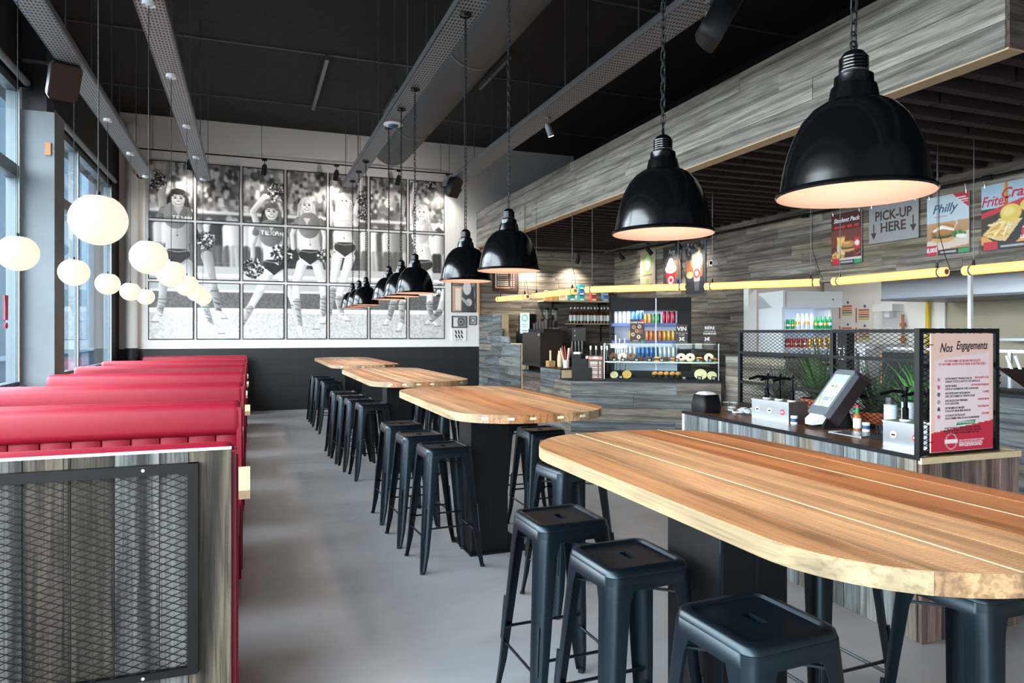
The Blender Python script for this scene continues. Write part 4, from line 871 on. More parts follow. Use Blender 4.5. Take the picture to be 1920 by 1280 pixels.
def girl(head, hr, hair, skin, top, shoulders, waist, hips, legs, arms, boots=0.6, longhair=14, word=None, shorts=0.18, tilt=0.0):
    (lx, ly), (rx, ry) = P(*shoulders); (wlx, wly), (wrx, wry) = P(*waist); (hlx, hly), (hrx, hry) = P(*hips); hx, hy = mp(*head); rg = random.Random(int(head[0]))
    mx_, wx, hpx = (lx + rx) / 2, (wlx + wrx) / 2, (hlx + hrx) / 2; my_ = (ly + ry) / 2; wy = (wly + wry) / 2; hpy = (hly + hry) / 2; sw = (rx - lx) / 2; ww = (wrx - wlx) / 2 * .86; hw = (hrx - hlx) / 2 * .92
    for lg in legs: leg(lg, boots, skin)
    R.ell(hx + tilt * 3, hy + 2, hr * 1.3, hr * 1.45, hair * .9, 0, .3); R.ell(hx + hr * .95, hy + longhair, hr * .6, longhair * 1.1, hair * .85, -0.15, .4); R.ell(hx - hr * .95, hy + longhair * .8, hr * .5, longhair, hair * .85, 0.15, .4)
    for k in range(26):                                                   # loose strands
        sd = rg.choice((-1, 1)); x = hx + sd * hr * rg.uniform(.7, 1.35); tn = min(1, max(.03, hair + rg.uniform(-.3, .15)))
        R.limb([(hx + sd * hr * rg.uniform(.2, .8), hy - hr * 1.2), (x, hy), (x + sd * rg.uniform(-2, 4), hy + longhair * rg.uniform(.9, 2))], [.7, 1.0, .6], tn, .75)
    for a in arms: q = P(*a[0]); R.limb(q, a[1], a[2])
    for (sx, sy), sg_ in (((lx, ly), -1), ((rx, ry), 1)): R.limb([(sx - sg_ * 3, sy), (sx + sg_ * 3, sy + 13)], [6.5, 6], top * .92)
    R.limb([(hx, hy + hr * .8), (hx, my_ + 2)], [hr * .42, hr * .5], skin * 0.85)
    R.limb([(mx_, my_ + 10), (wx, wy), (hpx, hpy - 4)], [sw * .8, ww, hw], skin)
    R.limb([(wx, wy - 14), (wx + 1, wy + 6)], [.8, .8], skin * .82, .8); R.ell(wx + 1, wy + 9, 1.6, 2, skin * .6, 0, .5)
    R.limb([(lx + 4, my_ + 2), (rx - 4, my_ + 2)], [6, 6], top); R.limb([(mx_, my_ + 4), (mx_, my_ + (wy - my_) * .42)], [sw * .88, sw * .84], top)
    R.poly([(hx - hr * .55, my_ - 5), (hx + hr * .55, my_ - 5), (hx, my_ + 9)], skin * .92)
    for k in range(5): y = my_ + (wy - my_) * rg.uniform(.3, .62); R.limb([(mx_ - sw * .7, y), (mx_ + sw * .7, y + rg.uniform(-4, 4))], [.5, .7], top * .75, .6)
    R.limb([(hpx - hw * .55, hpy - 4), (hpx + hw * .55, hpy - 4)], [9.5, 9.5], shorts); R.poly([(hpx - hw, hpy), (hpx + hw, hpy), (hpx, hpy + 16)], shorts)
    R.limb([(hpx - hw, hpy - 11), (hpx, hpy - 8), (hpx + hw, hpy - 11)], [1, 1, 1], shorts + .3)
    R.ell(hx, hy, hr * .9, hr * 1.2, skin, 0, .15); R.ell(hx + hr * .5, hy + hr * .2, hr * .4, hr * .8, skin * .86, 0, .9, .7); R.ell(hx - hr * .3, hy + hr * .15, hr * .35, hr * .25, min(1, skin * 1.12), 0, .9, .8)
    R.ell(hx, hy - hr * .98, hr * .95, hr * .42, hair, 0, .4); R.limb([(hx - hr * .2, hy - hr * 1.25), (hx - hr * .75, hy - hr * .4)], [2.2, 1.2], hair); R.limb([(hx - hr * .1, hy - hr * 1.25), (hx + hr * .8, hy - hr * .35)], [2.4, 1.2], hair)
    for sg_ in (-1, 1):
        R.ell(hx + sg_ * hr * .36, hy - hr * .1, hr * .19, hr * .1, 0.1, 0, .4); R.ell(hx + sg_ * hr * .36, hy - hr * .34, hr * .24, hr * .05, max(.1, hair * .5), sg_ * .12, .5)
    R.limb([(hx - hr * .08, hy - hr * .1), (hx - hr * .1, hy + hr * .25)], [.5, .8], skin * .8); R.ell(hx, hy + hr * .28, hr * .15, hr * .08, skin * .7, 0, .5)
    R.ell(hx, hy + hr * .6, hr * .42, hr * .19, 0.3, 0, .3); R.ell(hx, hy + hr * .57, hr * .35, hr * .11, 0.97, 0, .3)
    if word: x, y = mp(*word[0]); R.word(word[1], x, y, word[2], word[2] * 1.2, 0.95, word[3])
girl((333, 372), 13, 0.10, 0.62, 0.42, ((303, 392), (354, 394)), ((308, 432), (352, 432)), ((306, 480), (358, 480)),
     [[(316, 495), (306, 530), (304, 560), (298, 590), (290, 598)], [(350, 495), (372, 540), (384, 575), (396, 612), (414, 620)]],
     [([(306, 394), (302, 365), (315, 305)], [7, 6, 5], 0.55), ([(352, 396), (372, 420), (382, 445)], [6, 5, 4], 0.55)], word=((322, 402), 'TEXAN', 1.1, 0.05))
pom(293, 338, 15, 1); pom(385, 450, 16, 2)
leg([(388, 480), (396, 515), (402, 545), (410, 585), (420, 592)], 0.5, 0.58)
girl((508, 397), 12.5, 0.34, 0.76, 0.45, ((482, 424), (532, 428)), ((490, 466), (530, 466)), ((492, 500), (534, 500)),
     [[(503, 512), (484, 550), (468, 578), (446, 618), (432, 630)], [(526, 512), (546, 550), (553, 572), (563, 618), (570, 632)]],
     [([(484, 428), (474, 395), (496, 368), (512, 366)], [6, 5, 5, 4], 0.72), ([(484, 430), (474, 460), (474, 492)], [5, 4, 4], 0.7), ([(530, 430), (540, 455), (530, 475)], [6, 5, 4], 0.72)], word=((488, 432), 'TEXANS', 1.35, 0.04))
pom(519, 361, 17, 3); pom(475, 502, 18, 4); pom(527, 478, 20, 5)
girl((575, 385), 11.5, 0.78, 0.8, 0.46, ((556, 412), (602, 414)), ((560, 450), (600, 450)), ((558, 480), (604, 482)),
     [[(566, 495), (556, 530), (556, 565), (562, 612), (566, 630)], [(594, 495), (604, 530), (606, 560), (604, 598), (592, 612)]],
     [([(556, 416), (548, 440), (550, 465)], [5, 4, 4], 0.78), ([(602, 416), (608, 445), (607, 470)], [5, 4, 4], 0.74)], longhair=18, word=((564, 421), 'TEXANS', 1.1, 0.03))
pom(607, 480, 12, 6)
girl((645, 377), 12, 0.72, 0.84, 0.8, ((622, 402), (664, 406)), ((626, 438), (660, 438)), ((624, 468), (668, 466)),
     [[(632, 482), (626, 520), (622, 545), (616, 590), (604, 602)], [(656, 482), (640, 535), (634, 560), (640, 590), (652, 597)]],
     [([(624, 404), (612, 380), (622, 352)], [5, 5, 4], 0.86), ([(662, 408), (674, 370), (676, 335)], [6, 5, 4], 0.8)], longhair=16)
pom(683, 372, 15, 7); pom(684, 400, 13, 8)
girl((790, 398), 12, 0.68, 0.86, 0.74, ((768, 424), (806, 428)), ((774, 462), (806, 462)), ((770, 500), (812, 498)),
     [[(778, 512), (762, 545), (752, 570), (752, 606), (746, 616)], [(802, 512), (806, 545), (804, 570), (808, 598), (818, 607)]],
     [([(770, 428), (768, 395), (778, 345)], [5, 5, 4], 0.85), ([(806, 430), (822, 420), (830, 428)], [5, 4, 4], 0.85)], word=((772, 455), 'TEXAN', 1.2, 0.05))
pom(806, 345, 11, 9); pom(826, 545, 14, 10)
leg([(758, 520), (742, 550), (735, 570), (728, 598), (722, 605)], 0.55, 0.7)
leg([(835, 545), (828, 570), (822, 585), (806, 600), (800, 604)], 0.55, 0.75)
R.a[:] = np.clip((R.a - 0.06) * 1.3, 0.02, 1.0)
NCOL, NROW = 7, 3; pw, ph = (MX1 - MX0) / NCOL, (MZ1 - MZ0) / NROW
pos_w = ['against the window corner', 'second from the window corner', 'third from the window corner', 'in the middle column', 'third from the bar', 'second from the bar', 'closest to the bar']
for r in range(NROW):
    for c in range(NCOL):
        x0 = MX0 + c * pw + 0.022; x1 = MX0 + (c + 1) * pw - 0.022; z1 = MZ1 - r * ph - 0.022; z0 = MZ1 - (r + 1) * ph + 0.022
        t = thing('photo_panel', 'black framed monochrome photo panel, %s row, %s' % (('top', 'middle', 'bottom')[r], pos_w[c]), 'picture', ((x0 + x1) / 2, 14.17, (z0 + z1) / 2), 'monochrome photo panels')
        f = 0.015
        MB().box(x0, x1, 14.176, 14.194, z1 - f, z1).build('frame_bar', 'black', t); MB().box(x0, x1, 14.176, 14.194, z0, z0 + f).build('frame_bar', 'black', t)
        MB().box(x0, x0 + f, 14.176, 14.194, z0 + f, z1 - f).build('frame_bar', 'black', t); MB().box(x1 - f, x1, 14.176, 14.194, z0 + f, z1 - f).build('frame_bar', 'black', t)
        MB().box(x0 + f, x1 - f, 14.182, 14.194, z0 + f, z1 - f).build('backing', 'blackmatte', t)
        sx0, sx1 = (x0 + f - MX0) * 100, (x1 - f - MX0) * 100; sy0, sy1 = (MZ1 - z1 + f) * 100, (MZ1 - z0 - f) * 100
        print_mesh(R, sx0, sx1, sy0, sy1, x1 - x0 - 2 * f, z1 - z0 - 2 * f, 'print', t, T(0, 0.0105, 0) @ Matrix.Rotation(PI / 2, 4, 'X'))
# small frames beside them
def framed(name, label, cat, x0, x1, z0, z1, ras, y=14.195, f=0.012, mat='black', group=None):
    t = thing(name, label, cat, ((x0 + x1) / 2, y - 0.012, (z0 + z1) / 2), group)
    MB().box(x0, x1, y - 0.025, y, z1 - f, z1).build('frame_bar', mat, t); MB().box(x0, x1, y - 0.025, y, z0, z0 + f).build('frame_bar', mat, t)
    MB().box(x0, x0 + f, y - 0.025, y, z0 + f, z1 - f).build('frame_bar', mat, t); MB().box(x1 - f, x1, y - 0.025, y, z0 + f, z1 - f).build('frame_bar', mat, t)
    MB().box(x0 + f, x1 - f, y - 0.016, y, z0 + f, z1 - f).build('backing', mat, t)
    print_mesh(ras, 0, ras.w, 0, ras.h, x1 - x0 - 2 * f, z1 - z0 - 2 * f, 'print', t, T(0, -0.005, 0) @ Matrix.Rotation(PI / 2, 4, 'X'))
    return t
q = Ras(54, 94, 0.45); q.a[:] = noise(94, 54, 7, 0.25, 0.7)[..., None]
q.rect(0, 40, 24, 94, '#c9a893'); q.rect(8, 44, 20, 90, '#f3e2d4'); q.limb([(36, 50), (36, 90)], [13, 15], 0.3); q.ell(34, 26, 13, 15, 0.25); q.ell(34, 30, 8.5, 11, 0.72); q.ell(30, 27, 3.4, 2.2, 0.05); q.ell(38, 27, 3.4, 2.2, 0.05); q.ell(34, 44, 9, 14, 0.85); q.ell(38, 74, 7, 8, 0.8); q.limb([(24, 66), (36, 78)], [3, 3], 0.7)
framed('framed_print', 'framed picture of a bearded figure in dark glasses beside the photo panels', 'picture', 3.955, 4.506, 1.93, 2.874, q)
q = Ras(36, 26, 0.55); q.rect(3, 3, 14, 24, 0.9); q.ell(22, 13, 9, 9, 0.3); q.ell(22, 13, 6, 6, 0.7); q.ell(22, 13, 3.5, 3.5, 0.25)
framed('framed_print', 'small wide framed picture of a round dial under the bearded portrait', 'picture', 3.967, 4.293, 1.60, 1.846, q)
q = Ras(16, 20, 0.7); q.ell(8, 10, 5, 6, 0.4); q.ell(8, 10, 3, 4, 0.85)
framed('framed_print', 'tiny framed picture next to the round dial picture', 'picture', 4.352, 4.506, 1.66, 1.85, q)
q = Ras(34, 28, 0.93)
for k in range(3): q.limb([(9 + k * 7, 4), (11 + k * 7, 10)], [1.6, 1.6], 0.1); q.limb([(9 + k * 7, 14), (12 + k * 7, 20)], [1.6, 1.6], 0.15); q.rect(9 + k * 6, 24, 12 + k * 6, 26, 0.2)
framed('wall_notice', 'white paper notice with black strokes below the small frames', 'notice', 3.967, 4.27, 1.32, 1.567, q, 14.195, 0.004, 'paper')
# ================================================================== posters and boards on the bar walls (flat prints on real boards)
def wallboard(name, label, cat, y0, y1, z0, z1, ras, texts=(), x=7.775, edge_mat='paper', group=None, hooks=True):
    """board on the x = 7.8 wall facing -x; y0 is its left edge seen from the room (larger y)"""
    w, h = y0 - y1, z1 - z0; t = thing(name, label, cat, (x, (y0 + y1) / 2, (z0 + z1) / 2), group)
    MB().box(x - 0.006, x + 0.006, y1, y0, z0, z1).build('board', edge_mat, t)
    F = frame_mat((-0.0065, 0, 0), (0, -1, 0), (0, 0, 1))
    if ras is not None: print_mesh(ras, 0, ras.w, 0, ras.h, w, h, 'print', t, F)
    for body, cx, cy, size, mat, kw in texts:
        lettering(body, size, mat, t, F @ T((cx - 0.5) * w, (0.5 - cy) * h, 0.0005), **kw)
    if hooks:
        for s in (0.06, 0.94): MB().tube([(x - 0.008, y0 - w * s, z1 - 0.02), (x - 0.012, y0 - w * s, z1 + 0.015), (x - 0.03, y0 - w * s, 3.225)], 0.003, 5).build('hook', 'chrome', t)
    return t, F, w, h
def burger(q, cx, cy, s, bun='#c98a4b'):
    q.ell(cx, cy + s * .45, s, s * .3, '#d9a566'); q.ell(cx, cy + s * .22, s * 1.05, s * .2, '#5a2f1f'); q.ell(cx, cy + s * .08, s * 1.08, s * .15, '#5f8a3a'); q.ell(cx - s * .1, cy - s * .02, s * 1.0, s * .14, '#b53a2c'); q.ell(cx, cy - s * .3, s, s * .42, bun); q.ell(cx - s * .2, cy - s * .45, s * .5, s * .15, '#e3b27a', 0, .6)
def footer(q, red=True):
    h = q.h; w = q.w; q.rect(0, h * .91, w, h, '#2a2b30'); q.rect(w * .04, h * .87, w * .28, h * .985, '#c0283a'); q.rect(w * .76, h * .915, w * .99, h * .985, '#2f9a5b'); q.rect(w * .33, h * .935, w * .71, h * .97, '#d9d9d6', .75)
# student pack
q = Ras(60, 92, '#5a2d25'); q.rect(0, 0, 60, 30, '#4d201c'); q.a[30:60] *= 1.3
for k in range(14): q.limb([(14 + k * .9, 58), (13 + k * 1.1, 42 + (k * 7 % 5))], [1.2, 1], '#e7b75a')
q.rect(12, 56, 28, 74, '#d9c7a5'); burger(q, 34, 60, 13); q.rect(46, 46, 57, 66, '#c8323b'); q.ell(51.5, 56, 4.5, 5, '#f1e5e0'); q.speck(14, 76, 12, 7, 60, ('#e2b05a', '#c98a3e', '#f0cf8a'), 2, 3); q.speck(50, 74, 8, 7, 40, ('#7d2420', '#4a1c18', '#b0564a'), 2, 4); q.rect(0, 80, 60, 84, '#cfc6bd')
for k in range(4): q.ell(11 + k * 13, 25, 5.5, 2.6, '#c9313a')
footer(q)
wallboard('poster', 'dark red burger and fries poster left of the metal sign', 'poster', 7.737, 7.217, 2.45, 3.17, q, [('Student', .33, .14, .085, 'paper', dict(shear=.3, bold=.002)), ('Pack', .78, .14, .085, 'paper', dict(shear=.3, bold=.002))])
# pick-up sign: steel plate with dark cut letters
t, F, w, h = wallboard('pickup_sign', 'grey steel plate sign reading pick-up here', 'sign', 7.09, 6.35, 2.68, 3.17, None, [('PICK-UP', .5, .3, .175, 'brownboard', dict(sx=.86, bold=.004)), ('HERE', .5, .62, .175, 'brownboard', dict(sx=.95, bold=.004))], edge_mat='signsteel')
for cx, c0 in ((.1, .48), (.9, .40)):
    MB().box((cx - .5) * w - .008, (cx - .5) * w + .008, (.5 - c0 - .26) * h, (.5 - c0) * h, 0, .001).add([((cx - .5) * w - .045, (.5 - c0 - .24) * h, .001), ((cx - .5) * w + .045, (.5 - c0 - .24) * h, .001), ((cx - .5) * w, (.5 - c0 - .42) * h, .001)], [(2, 1, 0)]).build('arrow', 'brownboard', t, rel=False, mw=F)
# philly
q = Ras(78, 98, '#c3d3dc'); q.rect(0, 44, 78, 98, '#b18862'); q.a[44:75] = q.a[44:75] * np.linspace(1.12, 0.95, 31)[:, None, None]
q.poly([(48, 0), (78, 0), (78, 26)], '#c0283a'); q.rect(56, 7, 72, 8.6, '#f3dada'); q.rect(60, 11, 76, 12.6, '#f3dada'); q.rect(64, 15, 76, 16.4, '#f3dada')
q.poly([(0, 74), (78, 62), (78, 84), (0, 92)], '#d8c8ba'); burger(q, 32, 62, 21, '#b9763f'); q.limb([(14, 57), (30, 52), (50, 58)], [2, 3, 2], '#f2ede4'); q.speck(60, 66, 12, 5, 70, ('#3f7d35', '#6aa34a', '#2d5c2a'), 2.2, 6); q.ell(64, 70, 10, 3.4, '#f3efe6', .12); q.limb([(52, 56), (57, 48), (54, 42)], [1, 1.4, 1], '#e8ddcf', .7)
footer(q); q.rect(0, 81, 20, 98, '#c0283a')
wallboard('poster', 'pale blue sandwich poster right of the metal sign', 'poster', 6.234, 5.70, 2.43, 3.135, q, [('Philly', .42, .22, .145, 'blueprint', dict(shear=.35, bold=.002)), ('8,00€', .13, .91, .075, 'paper', dict(bold=.002, shear=.1, sx=.8)), ('PHILADELPHIA', .34, .35, .026, 'redprint', {})])
# frites crazy
q = Ras(96, 98, '#a9c3d6'); q.rect(0, 36, 96, 98, '#3d3026'); q.rect(0, 76, 96, 98, '#e6a45c'); q.limb([(40, 0), (40, 36)], [3, 4], '#c4952f')
q.poly([(0, 42), (96, 20), (96, 28), (0, 50)], '#c8303c'); q.poly([(0, 72), (60, 40), (96, 34), (96, 56), (52, 92), (28, 90)], '#2b2521'); q.poly([(2, 74), (30, 52), (66, 56), (40, 86), (26, 84)], '#e3c58a')
for k in range(24): r_ = random.Random(k); q.limb([(r_.uniform(4, 40), r_.uniform(58, 78)), (r_.uniform(20, 50), r_.uniform(56, 80))], [1.6, 1.6], r_.choice(('#efcf88', '#d9a856', '#f6e0ae')))
q.ell(48, 46, 17, 13, '#e9c75c'); q.ell(44, 43, 10, 7, '#f4dd86', 0, .6); q.ell(76, 38, 14, 9, '#eccb62'); q.ell(84, 36, 4, 3, '#b8552b'); q.ell(78, 76, 14, 14, '#c32a3c')
footer(q)
wallboard('poster', 'crazy fries poster with loaded chips at the picture edge', 'poster', 5.553, 4.90, 2.42, 3.15, q, [('Frites', .22, .26, .16, 'redprint', dict(shear=.3, bold=.003, sx=.8)), ('Crazy !', .68, .17, .16, 'redprint', dict(shear=.3, bold=.003)), ('+1€', .81, .71, .09, 'paper', dict(bold=.003)), ('DANS', .81, .79, .05, 'paper', {}), ('LE MENU', .81, .85, .05, 'paper', dict(bold=.002))])
# three tall posters further back
q = Ras(40, 62, '#b8a78c'); q.ell(20, 22, 12, 17, '#7fae4f'); q.ell(20, 20, 8, 12, '#c9dda0', 0, .5); q.ell(20, 25, 6, 8, '#f4f0d6', 0, .5); q.rect(8, 40, 32, 43, '#8a6f52'); q.ell(20, 51, 4, 4, '#8fb34c'); q.rect(5, 57, 35, 59, '#5d4a38')
wallboard('poster', 'tan poster with a green emblem, left of the cup poster', 'poster', 12.957, 12.38, 2.45, 3.2, q, hooks=False)
q = Ras(44, 76, '#3a3a3c'); q.rect(24, 26, 44, 76, '#7d5a3c'); q.rect(26, 58, 44, 76, '#3d587f'); q.poly([(8, 46), (32, 46), (29, 76), (11, 76)], '#b3202c'); q.ell(20, 60, 7, 7, '#f0e6e0'); q.ell(20, 60, 4, 4, '#b3202c'); q.ell(20, 40, 14, 8, '#efe3d3'); q.ell(20, 33, 10, 7, '#f6ede0'); q.ell(20, 27, 6, 6, '#f8f1e6'); q.speck(20, 36, 10, 8, 20, ('#8a5a3a', '#c99a6a'), 1.5, 8)
wallboard('poster', 'dark poster of a red cup topped with cream', 'poster', 12.074, 11.48, 2.36, 3.19, q, [('Fury', .5, .13, .12, 'paper', dict(shear=.25))], hooks=False)
q = Ras(46, 92, '#3b3f45'); q.speck(23, 12, 22, 14, 40, ('#b89878', '#6d7380', '#e0c9a8', '#1e2126'), 4, 11); q.rect(2, 32, 40, 62, '#b0683c'); q.ell(26, 34, 12, 12, '#f6dcb4', 0, .8); q.rect(2, 58, 30, 62, '#7a4529'); q.poly([(18, 40), (36, 40), (32, 86), (22, 86)], '#e6dcd4', .75); q.ell(27, 56, 7, 8, '#c22b35'); q.ell(27, 56, 4, 5, '#f0e4de'); q.ell(11, 58, 8, 6, '#e5c08d'); q.rect(0, 70, 46, 92, '#23262b', .6)
wallboard('poster', 'dark poster of a drink cup in front of a grill counter', 'poster', 11.302, 10.70, 2.22, 3.19, q, hooks=False)
t = thing('wall_fan', 'small round white fixture on the plank wall beside the cup posters', 'fixture', (7.72, 10.42, 2.74))
MB().tube([(7.8, 10.42, 2.74), (7.70, 10.42, 2.74)], 0.055, 16).build('housing', 'whiteplastic', t, True)
MB().tube([(7.70, 10.42, 2.74), (7.69, 10.42, 2.74)], 0.035, 16).build('lens', 'enamel', t, True)
# menu board on the back bar wall behind the third lamp
q = Ras(60, 46, '#3c2a22'); q.rect(4, 3, 54, 43, '#4a342a')
for k in range(9): q.rect(10, 4 + k * 4.2, 36, 5.6 + k * 4.2, '#f0dcc6'); q.rect(42, 4 + k * 4.2, 45, 5.6 + k * 4.2, '#f0dcc6'); q.rect(48, 4 + k * 4.2, 51, 5.6 + k * 4.2, '#e7b8a0')
q.rect(5, 4, 8, 40, '#e6cdbb'); q.rect(5, 38, 40, 41, '#d99a72')
framed('menu_board', 'dark framed price board on the plank wall behind the bar lamps', 'menu board', 4.85, 5.45, 2.385, 2.86, q, 14.145, 0.02, 'brownboard')
# ================================================================== coffee bar: shelves, bottles, machines
t = thing('wall_shelf', 'long pale wall shelf carrying tea boxes', 'shelf', (6.8, 14.0, 2.18))
MB().box(5.9, 7.66, 13.8, 14.15, 2.165, 2.19).build('board', 'ply', t)
for x in (6.25, 7.4): MB().box(x - .012, x + .012, 13.82, 14.15, 2.13, 2.165).box(x - .012, x + .012, 14.125, 14.15, 1.75, 2.165).build('bracket', 'black', t)
t = thing('wall_shelf', 'shorter pale wall shelf carrying a row of syrup bottles', 'shelf', (7.1, 14.0, 1.69))
MB().box(6.56, 7.70, 13.85, 14.15, 1.675, 1.70).build('board', 'ply', t)
for x in (6.85, 7.45): MB().box(x - .012, x + .012, 13.87, 14.15, 1.64, 1.675).box(x - .012, x + .012, 14.125, 14.15, 1.3, 1.675).build('bracket', 'black', t)
boxc = [plain('box_%s' % n, c, .5) for n, c in (('teal', '#2f8f93'), ('blue', '#3b78ad'), ('red', '#b5483f'), ('sky', '#6d93c4'), ('cream', '#d8c8a4'), ('kraft', '#b58f5c'))]
bx = [(6.62, 0, 0, 'teal', 'first stack'), (6.62, 1, 0, 'teal', 'first stack'), (6.85, 0, 0, 'teal', 'second stack'), (6.85, 1, 1, 'blue', 'second stack'), (6.85, 2, 0, 'teal', 'second stack'), (7.15, 0, 2, 'red', 'third stack'), (7.15, 1, 2, 'red', 'third stack'), (7.45, 0, 3, 'pale blue', 'last stack'), (7.45, 1, 3, 'pale blue', 'last stack'), (6.38, 0, 4, 'cream', 'pair beside the paper bags'), (6.38, 1, 4, 'cream', 'pair beside the paper bags')]
for x, k, c, cn, wh in bx:
    z = 2.19 + k * 0.125
    o = thing('tea_box', '%s tea box, %s from below in the %s on the shelf' % (cn, ('first', 'second', 'third')[k], wh), 'box', (x, 13.95, z), 'tea boxes on the shelf')
    MB().box(x - .065, x + .065, 13.88, 14.0, z, z + .12).build('carton', boxc[c], o)
    MB().box(x - .045, x + .045, 13.876, 13.88, z + .02, z + .05).build('name_band', 'paper', o)
for x, h, cn in ((6.02, .22, 'leftmost'), (6.12, .2, 'middle'), (6.22, .21, 'rightmost')):
    o = thing('paper_bag', 'kraft coffee bag, %s of three on the shelf' % cn, 'bag', (x, 13.95, 2.19), 'coffee bags')
    MB().rings([[(x - .045, 13.92, 2.19), (x + .045, 13.92, 2.19), (x + .045, 13.98, 2.19), (x - .045, 13.98, 2.19)], [(x - .048, 13.915, 2.19 + h * .6), (x + .048, 13.915, 2.19 + h * .6), (x + .048, 13.985, 2.19 + h * .6), (x - .048, 13.985, 2.19 + h * .6)], [(x - .04, 13.947, 2.19 + h), (x + .04, 13.947, 2.19 + h), (x + .04, 13.953, 2.19 + h), (x - .04, 13.953, 2.19 + h)]]).build('sack', boxc[5], o)
    MB().box(x - .04, x + .04, 13.944, 13.956, 2.19 + h - .02, 2.19 + h + .004).build('fold_clip', 'paper', o)
def make_bottle(name, label, cat, body, cap, lab, h=0.33, r=0.038, group=None):
    o = thing(name, label, cat, (0, 0, 0), group)
    MB().lathe([(r, 0), (r, h * .58), (r * .85, h * .66), (r * .38, h * .76), (r * .36, h * .9)], 14, cap0=True, cap1=True).build('glass', body, o, True)
    MB().lathe([(r * .42, h * .88), (r * .42, h)], 12, cap0=True, cap1=True).build('cap', cap, o, True)
    MB().lathe([(r * 1.02, h * .15), (r * 1.02, h * .5)], 14).build('paper_label', lab, o, True)
    return o
amber = plain('amber_syrup', '#4a2414', .15); dkglass = plain('dark_glass', '#14100e', .12)
bp = make_bottle('syrup_bottle', 'x', 'bottle', amber, 'paper', 'paper', .36, .042)
on = ['first', 'second', 'third', 'fourth', 'fifth', 'sixth', 'seventh', 'eighth', 'ninth', 'tenth', 'eleventh', 'twelfth', 'thirteenth']
for k in range(13):
    lb = 'amber syrup bottle with white label, %s from the left on the lower shelf' % on[k]; p = (6.63 + k * 0.083, 13.98 - .02 * (k % 2), 1.70)
    if k == 0: bp.location = p; tag(bp, lb, 'bottle', 'syrup bottles on the shelf')
    else: copy_tree(bp, None, p, None, lb, 'syrup bottles on the shelf')
b2 = make_bottle('sauce_bottle', 'x', 'bottle', dkglass, 'paper', 'brownboard', .34, .035)
for k in range(4):
    p = dgp(0.26 + k * .085, .30, .785); lb = 'dark pump bottle, %s of four behind the small menu card' % on[k]
    if k == 0: b2.location = p; tag(b2, lb, 'bottle', 'pump bottles by the display')
    else: copy_tree(b2, None, p, None, lb, 'pump bottles by the display')
for o in [b2] + [x for x in bpy.data.objects if x.name.startswith('sauce_bottle.')]: o.scale = (1, 1, 1.5)
# coffee machine
t = thing('coffee_machine', 'big dark brown coffee machine seen from behind', 'coffee machine', (4.8, 11.25, 0.83))
MB().box(4.58, 5.0, 10.86, 11.68, 0.99, 1.5).build('body', 'brownmetal', t); MB().box(4.575, 5.0, 10.855, 11.685, 0.92, 0.985).build('drip_tray', 'blackmatte', t)
for x in (4.62, 4.95):
    for y in (10.9, 11.62): MB().cyl((x, y, 0), .018, .83, .92, 10).build('foot', 'chrome', t)
MB().box(4.66, 4.98, 10.9, 11.6, 1.5, 1.56).build('cup_rail', 'blackmatte', t)
MB().box(4.574, 4.578, 10.88, 10.96, 1.44, 1.48).build('badge', 'steel', t)
for k in range(5):
    o = thing('cup_stack', 'black paper cup stack, %s along the top of the coffee machine' % on[k], 'cups', (4.75, 10.98 + k * .13, 1.56), 'cups on the coffee machine')
    MB().cyl((4.75, 10.98 + k * .13, 0), .035, 1.56, 1.56 + (.16, .13, .17, .12, .1)[k], 12, .045).build('cups', 'brownboard', o, True); MB().lathe([(.045, 1.56 + (.16, .13, .17, .12, .1)[k]), (.048, 1.565 + (.16, .13, .17, .12, .1)[k])], 12, (4.75, 10.98 + k * .13, 0)).build('rim', 'blackmatte', o)
t = thing('cup_dispenser', 'black boxed cup dispenser on a shelf behind the plank screen', 'dispenser', (4.87, 12.1, 0.0))
MB().box(4.75, 4.99, 11.85, 12.45, 0.9, 1.52).build('case', 'black', t); MB().box(4.78, 4.94, 11.9, 12.02, 1.52, 1.84).build('tower', 'blackmatte', t); MB().box(4.78, 4.94, 12.05, 12.2, 1.52, 1.8).build('tower', 'greymetal', t); MB().box(4.78, 4.94, 12.25, 12.4, 1.52, 1.82).build('tower', 'blackmatte', t)
MB().box(4.77, 4.97, 11.87, 12.43, 0, .9).build('plinth', 'brownboard', t)
t = thing('leaf_sign', 'small pale sign with green emblem behind the coffee machine', 'sign', (4.65, 11.75, 1.5))
q = Ras(26, 50, '#c9d4cc'); q.ell(13, 13, 9, 9, '#6fb58a'); q.ell(13, 13, 5, 5, '#d6e6da'); q.rect(5, 28, 21, 30, '#8aa394'); q.rect(6, 33, 20, 35, '#8aa394'); q.rect(5, 42, 21, 45, '#6f8a7c')
F = frame_mat((0, 0, 0), (0.62, -0.78, 0), (0, 0, 1)); MB().box(-.1, .1, -.19, .19, -.012, 0).build('board', 'greymetal', t, rel=False, mw=F @ T(0, .17, 0)); print_mesh(q, 0, 26, 0, 50, .19, .37, 'print', t, F @ T(0, .17, .001))
